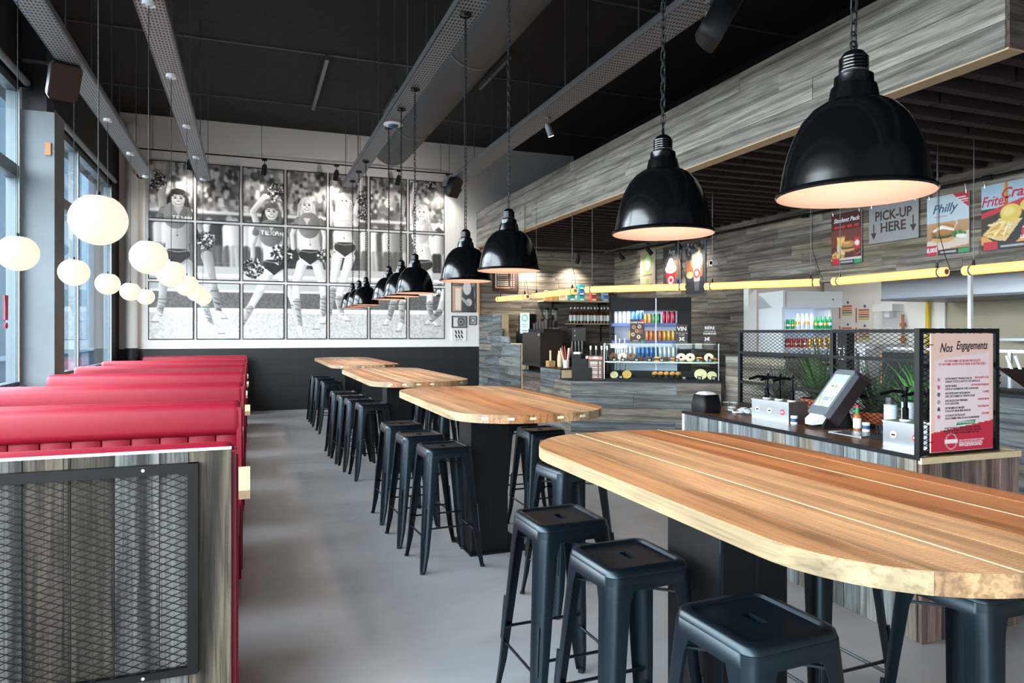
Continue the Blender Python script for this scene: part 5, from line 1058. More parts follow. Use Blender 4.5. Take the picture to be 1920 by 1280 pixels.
# coffee grinder with two clear hoppers
t = thing('coffee_grinder', 'twin hopper coffee grinder against the plank wall', 'grinder', (5.95, 13.7, .9))
for x in (5.92, 6.12):
    MB().lathe([(.075, 1.62), (.085, 1.70), (.085, 1.98), (.06, 2.0)], 16, (x, 13.75, 0), False, True).build('hopper', 'caseglass', t, True)
    MB().lathe([(.07, 1.60), (.07, 1.75), (.02, 1.78)], 14, (x, 13.75, 0), True, True).build('beans', 'brownboard', t, True)
    MB().cyl((x, 13.75, 0), .085, 1.98, 2.02, 16).build('lid', 'black', t)
    MB().box(x - .08, x + .08, 13.66, 13.84, 1.32, 1.60).build('motor', 'steel', t); MB().box(x - .07, x + .07, 13.55, 13.84, .95, 1.32).build('body', 'brownmetal', t)
t = thing('back_bar', 'dark worktop along the plank wall behind the coffee bar', 'counter', (6.2, 13.8, 0))
MB().box(4.9, 7.75, 13.5, 14.14, 0, .92).build('cabinet', 'brownboard', t); MB().box(4.88, 7.75, 13.46, 14.14, .92, .95).build('worktop', 'blackmatte', t)
t = thing('hot_water_tower', 'tall steel dispenser with tubes on the back worktop', 'dispenser', (6.62, 13.7, .95))
MB().box(6.48, 6.80, 13.6, 13.85, 1.32, 1.60).build('head', 'steel', t)
for k in range(4): MB().cyl((6.52 + k * .08, 13.7, 0), .03, .95, 1.32, 12).build('tube', 'steel', t, True)
for z in (1.42, 1.52): MB().cyl((6.54, 13.6, 0), .012, z, z + .03, 8).build('button', 'chrome', t)
# things on the raised block and left end of the diagonal counter
t = thing('wood_jug', 'pale wooden jug beside the straw cup on the bar', 'jug', (4.72, 10.6, .932))
MB().lathe([(.035, .932), (.045, .96), (.045, 1.1), (.03, 1.16), (.032, 1.2)], 16, (4.78, 10.5, 0), True, True).build('body', 'ply', t, True); MB().tube([(4.82, 10.48, 1.1), (4.87, 10.46, 1.07), (4.83, 10.48, 1.0)], .008, 6).build('handle', 'ply', t)
t = thing('wood_caddy', 'small yellow wood box on the bar block', 'box', (4.66, 10.65, .932))
MB().box(4.62, 4.74, 10.6, 10.72, .932, 1.03).build('box', boxc[5], t); MB().cyl((4.68, 10.66, 0), .018, 1.03, 1.2, 10).build('post', 'ply', t)
t = thing('straw_cup', 'cup full of coloured paper straws on the bar', 'cup', (4.75, 10.2, .932))
MB().cyl((4.75, 10.2, 0), .045, .932, 1.06, 16, .055).build('cup', 'pinkboard', t, True)
for k in range(9): a = k * .7; MB().tube([(4.75 + .02 * math.cos(a), 10.2 + .02 * math.sin(a), .95), (4.75 + .09 * math.cos(a), 10.2 + .09 * math.sin(a), 1.22 + .03 * (k % 3))], .008, 6).build('straw', ('redprint', 'paper', 'copper')[k % 3], t)
t = thing('condiment_rack', 'stepped black organiser with napkins on the bar corner', 'organiser', dgp(.2, .1, .785))
pp0 = Vector(dgp(.03, .03)); u_ = DG; v_ = -DN
def obox(t, name, mat, a, b, c, d, z0, z1, org=None):
    """box in the diagonal counter's own frame: a..b along it, c..d back from its front edge"""
    ps = [dgp(a, c), dgp(b, c), dgp(b, d), dgp(a, d)]
    return MB().rings([[(p[0], p[1], z0) for p in ps], [(p[0], p[1], z1) for p in ps]]).build(name, mat, t)
obox(t, 'tall_bin', 'black', .0, .14, .05, .3, .785, 1.17); obox(t, 'low_bin', 'black', .14, .24, .05, .3, .785, 1.10); obox(t, 'low_bin', 'black', .24, .31, .05, .3, .785, .97)
obox(t, 'napkins', 'paper', .02, .12, .1, .28, 1.17, 1.2); obox(t, 'napkins', 'paper', .2, .3, .15, .28, 1.1, 1.14)
def standee(label, ta, tb, back, z0, z1, ras, mat='brownboard', cat='sign', texts=()):
    t = thing('card_stand', label, cat, dgp((ta + tb) / 2, back, z0)); w = tb - ta; h = z1 - z0
    F = frame_mat((0, 0, h / 2), DG, (0, 0, 1)); MB().box(-w / 2, w / 2, -h / 2, h / 2, -.008, 0).build('card', mat, t, rel=False, mw=F)
    MB().box(-w / 2, w / 2, -h / 2, -h / 2 + .012, -.05, .04).build('foot', 'caseglass', t, rel=False, mw=F)
    if ras is not None: print_mesh(ras, 0, ras.w, 0, ras.h, w * .98, h * .98, 'print', t, F @ T(0, 0, .0008))
    for body, cx, cy, size, m, kw in texts: lettering(body, size, m, t, F @ T((cx - .5) * w, (.5 - cy) * h, .002), **kw)
q = Ras(30, 44, '#5a3a30'); q.rect(2, 2, 28, 7, '#d58f7f'); q.ell(15, 4, 5, 2.5, '#f0dcd0')
for k in range(9): q.rect(4, 11 + k * 3.4, 19, 12.6 + k * 3.4, '#e8d2c6'); q.rect(22, 11 + k * 3.4, 26, 12.6 + k * 3.4, '#e8d2c6')
standee('brown menu card in a clear stand left of the glass display', .25, .475, .06, .785, 1.15, q)
# glass pastry display ----------------------------------------------------------------
t = thing('pastry_display', 'glass pastry display case on the bar counter', 'display case', dgp(1.33, .3, .785))
A0, A1, CB, CT = .49, 2.16, .785, 1.335
obox(t, 'base_board', 'black', A0, A1, .03, .6, CB, CB + .022)
obox(t, 'front_pane', 'caseglass', A0, A1, .03, .036, CB + .022, CT)
for a in (A0, A1 - .006): obox(t, 'side_pane', 'caseglass', a, a + .006, .03, .6, CB + .022, CT)
obox(t, 'top_pane', 'caseglass', A0, A1, .03, .6, CT, CT + .008); obox(t, 'middle_shelf', 'caseglass', A0 + .01, A1 - .01, .08, .58, 1.055, 1.063)
obox(t, 'shelf_edge', 'steel', A0 + .01, A1 - .01, .07, .08, 1.05, 1.067); obox(t, 'back_board', 'blackmatte', A0, A1, .595, .6, CB, CB + .12)
for a in (A0, A1 - .02): obox(t, 'corner_post', 'steel', a, a + .012, .025, .04, CB + .02, CT)
obox(t, 'light_strip', 'ply', A0 + .05, A1 - .05, .10, .115, CT - .012, CT - .004)
l = bpy.data.lights.new('case_strip', 'AREA'); l.shape = 'RECTANGLE'; l.size = 1.5; l.size_y = .03; l.energy = 5; l.color = (1, .9, .75)
lo = bpy.data.objects.new('case_strip', l); COL.objects.link(lo); lo.parent = t; lo.location = Vector(dgp((A0 + A1) / 2, .12, CT - .02)) - t.location; lo.rotation_euler = (0, 0, math.atan2(DG.y, DG.x))
obox(t, 'light_strip', 'ply', A0 + .05, A1 - .05, .085, .095, 1.042, 1.05)
dough = [plain('dough_%d' % k, c, .6, noise=.15, nscale=60) for k, c in enumerate(('#d9a45c', '#e8b7a8', '#4a2a1c', '#e9d3a6', '#c98645'))]
def donut(p, r, mi, label, tilt=0.5, grp='doughnuts on the upper shelf'):
    o = thing('doughnut', label, 'doughnut', p, grp); rings = []
    for i in range(15):
        a = 2 * PI * i / 14; rings.append([((r * .62 + r * .36 * math.cos(b)) * math.cos(a), (r * .62 + r * .36 * math.cos(b)) * math.sin(a), r * .36 * math.sin(b)) for b in [2 * PI * j / 8 for j in range(8)]])
    m = T(0, 0, r * .95 * math.sin(1.1)) @ Matrix.Rotation(math.atan2(DG.y, DG.x), 4, 'Z') @ Matrix.Rotation(1.1, 4, 'X')
    MB().rings(rings, False, False).build('ring', dough[0], o, True, rel=False, mw=m)
    rings2 = [[((r * .62 + r * .375 * math.cos(b)) * math.cos(a), (r * .62 + r * .375 * math.cos(b)) * math.sin(a), r * .375 * math.sin(b) + .001) for b in (.25, .8, 1.4, 2.0, 2.6)] for a in [2 * PI * i / 14 for i in range(15)]]
    MB().rings(rings2, False, False, False).build('icing', dough[mi], o, True, rel=False, mw=m)
for k, (a, mi, c) in enumerate(((.62, 2, 'brown iced'), (.75, 1, 'pink iced'), (.89, 2, 'dark iced'), (1.62, 1, 'pink'), (1.75, 3, 'cream iced'), (2.02, 3, 'large cream iced'))):
    donut(dgp(a, .2, 1.063), .072, mi, '%s doughnut on the upper display shelf, %s from the left' % (c, on[k]))
def loaf(p, label, mi, w, h, n, grp):
    o = thing('pastry', label, 'pastry', p, grp)
    for i in range(n): MB().rings([[(c[0] * w * (1 - .3 * (k == 2)) + 0, c[1] * w * .7, i * h / n + k * h / n / 2.2) for c in [(math.cos(b), math.sin(b)) for b in [2 * PI * j / 10 for j in range(10)]]] for k in range(3)]).build('layer', dough[mi] if i % 2 == 0 else dough[2], o, True, rel=False, mw=Matrix.Rotation(math.atan2(DG.y, DG.x), 4, 'Z'))
for k, (a, mi, n) in enumerate(((1.03, 2, 3), (1.15, 2, 3), (1.27, 4, 3), (1.39, 2, 3), (1.51, 4, 4), (1.88, 4, 3), (2.1, 0, 4))):
    loaf(dgp(a, .22, 1.063), 'layered cake slice on the upper display shelf, %s from the left' % on[k], mi, .05, .075, n, 'cake slices on the upper shelf')
def muffin(p, label):
    o = thing('muffin', label, 'muffin', p, 'muffins in the display')
    MB().lathe([(.028, 0), (.04, .055)], 12, cap0=True, cap1=True).build('paper_case', 'brownboard', o, True, rel=False); MB().sphere((0, 0, .06), .045, 12, 8, .75).build('crown', dough[4], o, True, rel=False)
for k in range(5): muffin(dgp(1.24 + k * .085, .16, .825), 'brown muffin, %s from the left on the bottom tray' % on[k])
for k, (a, w) in enumerate(((.63, .06), (.82, .07), (1.9, .09), (2.06, .07))):
    p = dgp(a, .2, .807); o = thing('cookie', 'flat golden cookie leaning in the display bottom, %s from the left' % on[k], 'cookie', p, 'cookies in the display')
    MB().lathe([(w, -.008), (w * 1.03, 0), (w, .008)], 16, cap0=True, cap1=True).build('biscuit', dough[3] if k != 1 else dough[0], o, True, rel=False, mw=T(0, 0, w * .8) @ Matrix.Rotation(math.atan2(DG.y, DG.x), 4, 'Z') @ Matrix.Rotation(1.0, 4, 'X'))
    MB().sphere((0.02, -0.02, .012), .008, 6, 4).build('chip', 'brownboard', o, rel=False, mw=T(0, 0, w * .8) @ Matrix.Rotation(math.atan2(DG.y, DG.x), 4, 'Z') @ Matrix.Rotation(1.0, 4, 'X'))
for k, (a, z, bk) in enumerate(((.64, 1.067, .085), (.77, 1.067, .085), (.97, 1.067, .085), (1.16, 1.067, .085), (1.34, 1.067, .085), (1.56, 1.067, .085), (1.86, 1.067, .085), (2.03, 1.067, .085), (.74, .807, .06), (1.66, .807, .06), (1.88, .807, .06), (2.08, .807, .06))):
    o = thing('price_tag', 'small black price tag, %s along the %s of the display' % (on[k % 8], 'upper shelf' if k < 8 else 'bottom tray'), 'price tag', dgp(a, bk, z), 'price tags in the display')
    F = frame_mat((0, 0, .025), DG, (0, 0, 1)); MB().box(-.034, .034, -.024, .028, 0, .003).build('card', 'black', o, rel=False, mw=F); MB().box(-.02, .02, .004, .012, .003, .0035).box(-.018, .018, -.012, -.004, .003, .0035).build('writing', 'paper', o, rel=False, mw=F)
obox(t, 'sign_strip', 'paper', .6, .84, .02, .028, 1.27, 1.32)
q = Ras(34, 48, '#3a2723'); q.poly([(22, 0), (34, 0), (34, 12)], '#c0283a')
for k, (x, y) in enumerate(((9, 16), (22, 15), (16, 24), (7, 31), (25, 25), (20, 36))): q.ell(x, y, 4.5, 4, ('#c98d78', '#e0b8a5', '#c79a52', '#d9b489', '#a45c4a', '#e6cfa8')[k]); q.ell(x, y, 1.6, 1.6, '#4a2f28')
q.rect(26, 43, 32, 47, '#2f9a5b'); q.rect(6, 43, 20, 45, '#a98b7d')
standee('brown cake poster card standing on the pastry display', .86, 1.08, .3, 1.343, 1.70, q, texts=[('COFFEE SHOP', .45, .14, .034, 'paper', dict(bold=.0008))])
standee('brown wine card standing on the pastry display', 1.545, 1.715, .25, 1.343, 1.62, None, texts=[('VIN', .5, .25, .085, 'paper', dict(bold=.002)), ('ROUGE OU ROSÉ', .5, .48, .021, 'paper', {}), ('LE VERRE', .5, .58, .021, 'paper', {}), ('3€', .5, .8, .075, 'paper', dict(bold=.002))])
standee('brown beer card standing at the right end of the display', 1.94, 2.12, .25, 1.343, 1.62, None, texts=[('BIÈRE', .5, .2, .06, 'paper', dict(bold=.001)), ('TOUTE FRAÎCHE', .5, .38, .022, 'paper', {}), ('SCHMOUSS', .5, .5, .036, 'paper', dict(bold=.001)), ('3€', .3, .8, .07, 'paper', dict(bold=.002))])
t = thing('beer_tap', 'small chrome beer tap behind the pastry display', 'tap', dgp(.62, .7, .785))
MB().tube([dgp(.62, .66, .785), dgp(.62, .66, 1.46), dgp(.55, .62, 1.48), dgp(.53, .6, 1.45)], .012, 8).build('column', 'chrome', t, True)
for k in (.68, .76): MB().tube([dgp(k, .66, .785), dgp(k, .66, 1.40)], .012, 8).build('column', 'chrome', t, True)
# black drinks fridge behind the display -------------------------------------------------
def cans(t, a0, a1, bk, z, cols, h=.12, r=.031, cap=None):
    n = int((a1 - a0) / (2.15 * r))
    for i in range(n):
        p = dgp(a0 + (i + .5) * (a1 - a0) / n, bk, z); m = cols[int(i * len(cols) / n)]
        o = MB().lathe([(r * .85, 0), (r, .01), (r, h - .012), (r * .8, h)], 10, cap0=True, cap1=True).build('drink_can', m, t, True, rel=False)
        o.location = Vector(p) - t.location
        yield o
cc = {n: plain('can_' + n, c, .3, .3) for n, c in (('blue', '#3f74b8'), ('green', '#1f8b4d'), ('red', '#c3293a'), ('gold', '#d9a441'), ('dark', '#222630'), ('white', '#dfe6ee'), ('orange', '#d97a35'))}
t = thing('drinks_fridge', 'black open drinks fridge behind the pastry display', 'fridge', dgp(1.25, 1.35, 0))
f0, f1 = .48, 1.78
obox(t, 'side_wall', 'black', f0, f0 + .03, 1.0, 1.65, 0, 2.05); obox(t, 'side_wall', 'black', f1 - .22, f1, 1.02, 1.65, 0, 2.05); obox(t, 'back_wall', 'bluefridge', f0, f1, 1.60, 1.65, .2, 1.9); obox(t, 'top_box', 'black', f0, f1, 1.0, 1.65, 1.86, 2.06); obox(t, 'base', 'black', f0, f1, 1.0, 1.65, 0, .5)
obox(t, 'pillar', 'steel', 1.22, 1.235, .99, 1.0, .5, 2.05)
shelfm = plain('blue_shelf', '#4a5f9c', .4)
for z in (1.09, 1.37, 1.65): obox(t, 'shelf', shelfm, f0 + .03, f1 - .22, 1.03, 1.6, z - .05, z)
def put_cans(par, gen, label, grp):
    for i, o in enumerate(gen):
        o.parent = None; o.location = o.location + par.location; o['label'] = label; o['category'] = 'drink'; o['group'] = grp
FL = 'drinks in the black fridge'
put_cans(t, cans(t, f0 + .06, f0 + .55, 1.1, 1.65, [cc['white'], cc['blue']], .2), 'clear and blue water bottle on the top shelf of the black fridge', FL)
put_cans(t, cans(t, f0 + .55, f0 + .82, 1.1, 1.65, [cc['gold'], cc['green'], cc['green']], .15), 'green or orange can on the top shelf of the black fridge', FL)
put_cans(t, cans(t, f0 + .84, f1 - .24, 1.1, 1.65, [cc['red']], .19), 'red can stacked at the right of the black fridge top shelf', FL)
put_cans(t, cans(t, f0 + .3, f1 - .24, 1.1, 1.37, [cc['gold'], cc['orange'], cc['gold']], .16), 'gold can on the second shelf of the black fridge', FL)
put_cans(t, cans(t, f0 + .1, f1 - .24, 1.1, 1.09, [cc['white'], cc['blue'], cc['white']], .18), 'blue and white bottle on the third shelf of the black fridge', FL)
l = bpy.data.lights.new('fridge_strip', 'AREA'); l.energy = 6; l.size = .9; l.shape = 'RECTANGLE'; l.size_y = .05; l.color = (.85, .92, 1)
lo = bpy.data.objects.new('fridge_strip', l); COL.objects.link(lo); lo.parent = t; lo.location = Vector(dgp(.95, 1.06, 1.85)) - t.location

# ================================================================== condiment counter with the metal mesh screen
CA, CBn, CC, CD = Vector((3.09, 4.54, 0)), Vector((3.02, 2.46, 0)), Vector((3.70, 2.445, 0)), Vector((4.12, 4.82, 0))
topw = wood('varnished_brown_top', ['#a06c3e', '#8f5d34'], axis='Y', dark=.7, rough=.3, bump=.05, fine=.4)
t = thing('condiment_counter', 'plank clad condiment counter with brown top behind the foreground table', 'counter', (3.4, 3.5, 0))
ins = [CA + Vector((.025, -.02, 0)), CBn + Vector((.025, .025, 0)), CC + Vector((-.02, .025, 0)), CD + Vector((-.02, -.02, 0))]
MB().prism([(p.x, p.y) for p in ins], 0, .80).build('body', 'barwall', t)
MB().prism([(3.13, 4.5), (3.05, 2.49), (3.575, 2.49), (3.80, 4.74)], .80, .885).build('top_core', 'barwall', t)
MB().prism([(p.x, p.y) for p in (CA, CBn, Vector((3.58, 2.46, 0)), Vector((3.81, 4.78, 0)))], .885, .9).build('worktop', topw, t)
MB().prism([(p.x, p.y) for p in (Vector((3.58, 2.48, 0)), CC + Vector((-.02, .03, 0)), CD + Vector((-.02, -.03, 0)), Vector((3.81, 4.76, 0)))], .80, .82).build('planter_top', 'ply', t)
for p, q in ((CA, CBn),): MB().bar((p.x, p.y, .893), (q.x, q.y, .893), .008, .022).build('edge_strip', 'black', t)
for p, q in ((CBn, CC), (CC, CD)): MB().bar((p.x, p.y, .88), (q.x, q.y, .88), .02, .03).build('rim', 'ply', t)
d = (CA - CBn); planks(t, tuple(CBn + Vector((.02, 0.02, 0))), (0, 0, 1), tuple(d), .885, d.length - .02, .115, 'counterwood', 51, (.9, 1.0), .02)
planks(t, tuple(CC + Vector((-.0, .025, 0))), (0, 0, 1), (-1, 0, 0), .87, .68, .135, 'redlight_tint', 52, (.9, 1.0), .02)
planks(t, tuple(CA + Vector((0, -.02, 0))), (0, 0, 1), tuple((CA - CD).normalized() * 1), .885, .02, .02, 'whiteplastic', 53, (.9, 1.0), .02)
rr = random.Random(8)
for k in range(3):
    y = (3.1, 2.93, 2.9)[k]; z = (.82, .70, .76)[k]
    MB().tube([(3.0 + .012 * (y - 2.4), y, z), (2.99 + .0, y, z)], .012, 10).build('wood_plug', 'ply', t)
# mesh screen
N0, Mi, F0, Pn = Vector((3.03, 2.475, 0)), Vector((3.679, 3.65, 0)), Vector((3.79, 4.74, 0)), Vector((3.56, 2.475, 0))
t = thing('mesh_screen', 'black steel screen of expanded metal mesh on the condiment counter', 'screen', (N0.x, N0.y, .9))
ZB, ZS = .902, 1.52
def post(p, z0=ZB, z1=ZS): MB().box(p.x - .014, p.x + .014, p.y - .014, p.y + .014, z0, z1).build('post', 'black', t)
for p in (N0, Mi, F0, Pn): post(p)
for z in (ZB + .012, 1.095, 1.336, ZS - .012):
    MB().bar((Pn.x, Pn.y, z), (F0.x, F0.y, z), .022, .022).build('rail', 'black', t)
    MB().bar((N0.x, N0.y, z), (Pn.x, Pn.y, z), .022, .022).build('rail', 'black', t)
def sheet(a, b):
    dd = (b - a); w = dd.length; m = frame_mat((a + b) / 2 + Vector((0, 0, (ZB + ZS) / 2)) - t.location, dd, (0, 0, 1)); mesh_sheet(w, ZS - ZB, 'expanded_mesh', t, m, 'black', .056, .026, .0014)
sheet(Pn, Mi); sheet(Mi, F0); sheet(N0, Pn)
# red sign board on the near side
t = thing('pledge_sign', 'pink and red sign board listing promises on the mesh screen', 'sign', (3.29, 2.452, .92))
q = Ras(88, 116, '#f5c9b9'); q.poly([(6, 26), (82, 19), (82, 104), (6, 108)], '#f4d8da'); q.poly([(0, 97), (88, 87), (88, 116), (0, 116)], '#cf2842')
q.ell(28, 106, 8, 8, '#f3d5d5'); q.ell(28, 106, 7, 7, '#cf2842'); q.rect(19, 104, 37, 108, '#f6e6e4')
for k in range(6): q.ell(11, 45.5 + k * 7.2, 2.2, 2, ('#c98f98', '#d05a6a', '#5a4a4c', '#b98f94', '#5a4a4c', '#d05a6a')[k])
SW, SH = .43, .575; x0s, x1s = 3.075, 3.505
MB().box(x0s, x1s, 2.447, 2.453, .918, .918 + SH).build('board', 'pinkboard', t)
F = frame_mat(((x0s + x1s) / 2 - 3.29, -.006, SH / 2), (1, 0, 0), (0, 0, 1))
print_mesh(q, 0, 88, 0, 116, SW, SH, 'print', t, F)
def sg(body, cx, cy, size, mat, **kw): lettering(body, size, mat, t, F @ T((cx - .5) * SW, (.5 - cy) * SH, .0006), extr=.0002, **kw)
sg('Nos', .23, .125, .062, 'darkprint', shear=.35, bold=.001, sx=.8); sg('Engagements', .645, .105, .058, 'darkprint', shear=.35, bold=.001, sx=.72)
sg('ICI ON AIME LES BONS PRODUITS', .5, .235, .0165, 'redprint', bold=.0003); sg('ET ON AIME AUSSI VOUS FAIRE À NOTRE IDÉE !', .5, .262, .0155, 'redprint', bold=.0003)
ln = [('NOTRE PAIN EST TRAVAILLÉ PAR UN', 'BOULANGER LOCAL', 'DURANT TOUTE LA NUIT ET CUIT SUR PLACE'), ('NOTRE VIANDE', 'EST PUR BŒUF FRANÇAIS', 'NOUS LA CHOISISSONS CHEZ LE BOUCHER'), ('NOS FRITES SONT FAITES MAISON', 'COUPÉES', 'AVEC DES POMMES DE TERRE DU JOUR'), ('NOS SAUCES SONT PRÉPARÉES', 'CHAQUE MATIN', 'ICI ET DÉGUSTÉES'), ('NOTRE BIÈRE EST BRASSÉE', 'TOUT PRÈS D\'ICI', 'ET ELLE EST SERVIE BIEN FRAÎCHE'), ('LA QUALITÉ DES PRODUITS', 'EST SUIVIE', 'NOUS SOMMES FIERS DE NOS FOURNISSEURS')]
for k, (a, b, c) in enumerate(ln):
    y = .385 + k * .0625
    sg(a, .22, y, .0135, 'darkprint', align='LEFT', bold=.0003, sx=.82); sg(b, .93, y - .004, .0135, 'redprint', align='RIGHT', bold=.0003, sx=.8); sg(c, .22, y + .025, .0135, 'darkprint', align='LEFT', bold=.0003, sx=.86)
MB().add([(-.045, -.011, 0), (.085, -.006, 0), (.09, .014, 0), (-.042, .006, 0)], [(0, 1, 2, 3)]).build('ribbon', 'greenprint', t, rel=False, mw=F @ T(.0, (.5 - .765) * SH, .0006))
sg('ET C\'EST POUR VOUS TOUT ÇA !', .545, .762, .0135, 'paper', bold=.0003, shear=.1, sx=.6)
for k, b in enumerate(('NOUS TENONS À CE QUE VOUS SOYEZ CONTENTS', 'MERCI DE NOUS DIRE CE QUI VOUS PLAÎT CHEZ NOUS', 'ET CE QUE NOUS POUVONS FAIRE POUR VOUS')): sg(b, .5, .805 + k * .022, .0125, 'darkprint', bold=.0003, sx=.85)
sg('POUR TOUTES VOS QUESTIONS ET VOS IDÉES', .44, .915, .0105, 'paper', align='LEFT', sx=.8); sg('RENDEZ-VOUS SUR NOTRE SITE INTERNET', .44, .933, .0105, 'paper', align='LEFT', sx=.8); sg('WWW.LESITE.FR/CONTACT', .44, .955, .021, 'paper', align='LEFT', bold=.0006, sx=.62)
for x in (x0s - .004, x1s + .004):
    for z in (1.44, .97): MB().tube([(x - .01, 2.455, z), (x + .01, 2.44, z)], .002, 5).build('tie', 'black', t)
# things on the brown top -------------------------------------------------------------------
Z9 = .9
def T9(x, y): return (x, y, Z9)
t = thing('napkin_tub', 'rounded black tub with pale napkins at the far end of the condiment counter', 'dispenser', T9(3.22, 4.42))
def rrect(w, d, r, z, cx, cyv): return [(cx + (w - r if sx > 0 else -w + r) + r * math.cos(a), cyv + (d - r if sy > 0 else -d + r) + r * math.sin(a), z) for q_, (sx, sy) in enumerate(((1, 1), (-1, 1), (-1, -1), (1, -1))) for a in [q_ * PI / 2 + i / 4 * PI / 2 for i in range(5)]]
MB().rings([rrect(.085, .085, .035, .9, 3.22, 4.42), rrect(.09, .09, .04, .95, 3.22, 4.42), rrect(.076, .076, .035, 1.03, 3.22, 4.42), rrect(.07, .07, .03, 1.035, 3.22, 4.42)]).build('tub', 'black', t, True)
MB().rings([rrect(.068, .068, .03, 1.033, 3.22, 4.42), rrect(.05, .05, .03, 1.05, 3.22, 4.42), rrect(.02, .02, .015, 1.056, 3.22, 4.42)]).build('napkins', 'paper', t, True)
for k, (x, y) in enumerate(((3.44, 4.47), (3.47, 4.42))):
    o = thing('plastic_cup', 'small clear plastic cup, %s beside the lid pile' % ('left one' if k == 0 else 'right one'), 'cup', T9(x, y), 'clear cups')
    MB().lathe([(.018, .9), (.026, .96)], 14, (x, y, 0), True).build('wall', 'caseglass', o, True); MB().lathe([(.026, .96), (.0275, .962), (.026, .964)], 14, (x, y, 0)).build('rim', 'whiteplastic', o)
t = thing('lid_pile', 'loose pile of clear plastic lids on the condiment counter', 'lids', T9(3.42, 4.24), kind='stuff')
rr = random.Random(12); mb = MB()
for k in range(26):
    x, y = 3.42 + rr.uniform(-.06, .06), 4.24 + rr.uniform(-.12, .12); z = .904 + rr.uniform(0, .04); a = rr.uniform(0, 6); tl_ = rr.uniform(-.5, .5)
    m = T(x, y, z) @ Matrix.Rotation(a, 4, 'Z') @ Matrix.Rotation(tl_, 4, 'X'); b_ = MB().lathe([(.018, .006), (.024, .004), (.024, 0)], 10, (0, 0, 0), True)
    mb.add([tuple(m @ Vector(v)) for v in b_.v], b_.f)
mb.build('lids', plain('clear_plastic', '#e3e6e8', .2), t)
def pump_box(label, cx, cyv, L, n, rot, stick=True):
    t = thing('sauce_pump_box', label, 'sauce pumps', (cx, cyv, Z9), 'sauce pump boxes', rot)
    MB().box(-.085, .085, -L / 2, L / 2, 0, .125).build('steel_box', 'steel', t, rel=False); MB().box(-.088, .088, -L / 2 - .003, L / 2 + .003, .125, .135).build('lid', 'steel', t, rel=False)
    for k in range(n):
        y = -L / 2 + (k + .5) * L / n
        MB().cyl((0, y, 0), .028, .135, .142, 16).build('collar', 'whiteplastic', t, True, rel=False); pmp = MB().lathe([(.016, .14), (.016, .2), (.011, .205), (.011, .29), (.017, .295), (.017, .315)], 12, (0, y, 0), True, True).build('pump', 'enamel', t, True, rel=False)
        MB().tube([(0, y, .285), (-.05, y + .035, .29), (-.10, y + .07, .27)], [.011, .010, .008], 8).build('spout', 'enamel', pmp, True, rel=False)
        MB().tube([(-.0855, y, .065), (-.0875, y, .065)], .019, 16).build('badge', 'paper' if k else 'redprint', t, True, rel=False)
        MB().box(-.0885, -.0875, y - .012, y + .012, .06, .07).build('badge_print', 'blackmatte' if k else 'paper', t, rel=False)
    return t
pump_box('long steel sauce box with three black pumps', 3.42, 3.87, .34, 3, 0.06)
pump_box('steel sauce box with black pumps by the pink sign', 3.24, 2.66, .26, 2, 0.0)
# tilted napkin dispenser
t = thing('napkin_dispenser', 'tilted dark napkin dispenser with a printed front on the condiment counter', 'dispenser', T9(3.36, 3.46), rotz=-0.18)
Kf = frame_mat((-.02, 0, .03), (0, -1, 0), Vector((.62, 0, .78)))             # local x across, y up the slope, z out of the face
def kbox(name, mat, x0, x1, y0, y1, z0, z1, par=None): return MB().rings([[(x0 + .012, y0, z), (x1 - .012, y0, z), (x1, y0 + .012, z), (x1, y1 - .02, z), (x1 - .02, y1, z), (x0 + .02, y1, z), (x0, y1 - .02, z), (x0, y0 + .012, z)] for z in (z0, z1)]).build(name, mat, par or t, rel=False, mw=Kf)
kbox('shell', plain('grey_shell', '#6b6e75', .35), -.095, .095, .05, .40, -.01, .03); kbox('shell_back', plain('maroon_shell', '#2b2024', .4), -.1, .1, .045, .41, -.085, -.01)
q = Ras(40, 64, '#aeb7c2'); q.rect(0, 18, 40, 64, '#c9d0c4'); q.speck(20, 42, 18, 22, 220, ('#6f9a5a', '#8fb07a', '#4f7d44', '#b9c9a8', '#dfe6da'), 1.6, 5); q.rect(9, 26, 31, 56, '#dfe3ec')
for k in range(9): q.rect(12, 29 + k * 2.9, 28, 30.3 + k * 2.9, '#5b6a94')
print_mesh(q, 0, 40, 0, 64, .15, .25, 'print', t, Kf @ T(0, .235, .031))
MB().rings([[tuple(Kf @ Vector((x, .05, .02))) for x in (-.07, .07)] + [tuple(Kf @ Vector((x, .05, -.02))) for x in (.07, -.07)], [tuple(Kf @ Vector((x, .0, .035))) for x in (-.06, .06)] + [tuple(Kf @ Vector((x, .005, -.01))) for x in (.06, -.06)], [tuple(Kf @ Vector((x, -.035, .03))) for x in (-.03, .03)] + [tuple(Kf @ Vector((x, -.03, .02))) for x in (.03, -.03)]]).build('napkin', 'paper', t, True, rel=False)
MB().rings([[(-.02, -.085, 0), (.2, -.085, 0), (.2, .085, 0), (-.02, .085, 0)], [(.03, -.075, .1), (.17, -.075, .1), (.17, .075, .1), (.03, .075, .1)], [(.1, -.06, .2), (.16, -.06, .2), (.16, .06, .2), (.1, .06, .2)]]).build('stand', 'black', t, True, rel=False)
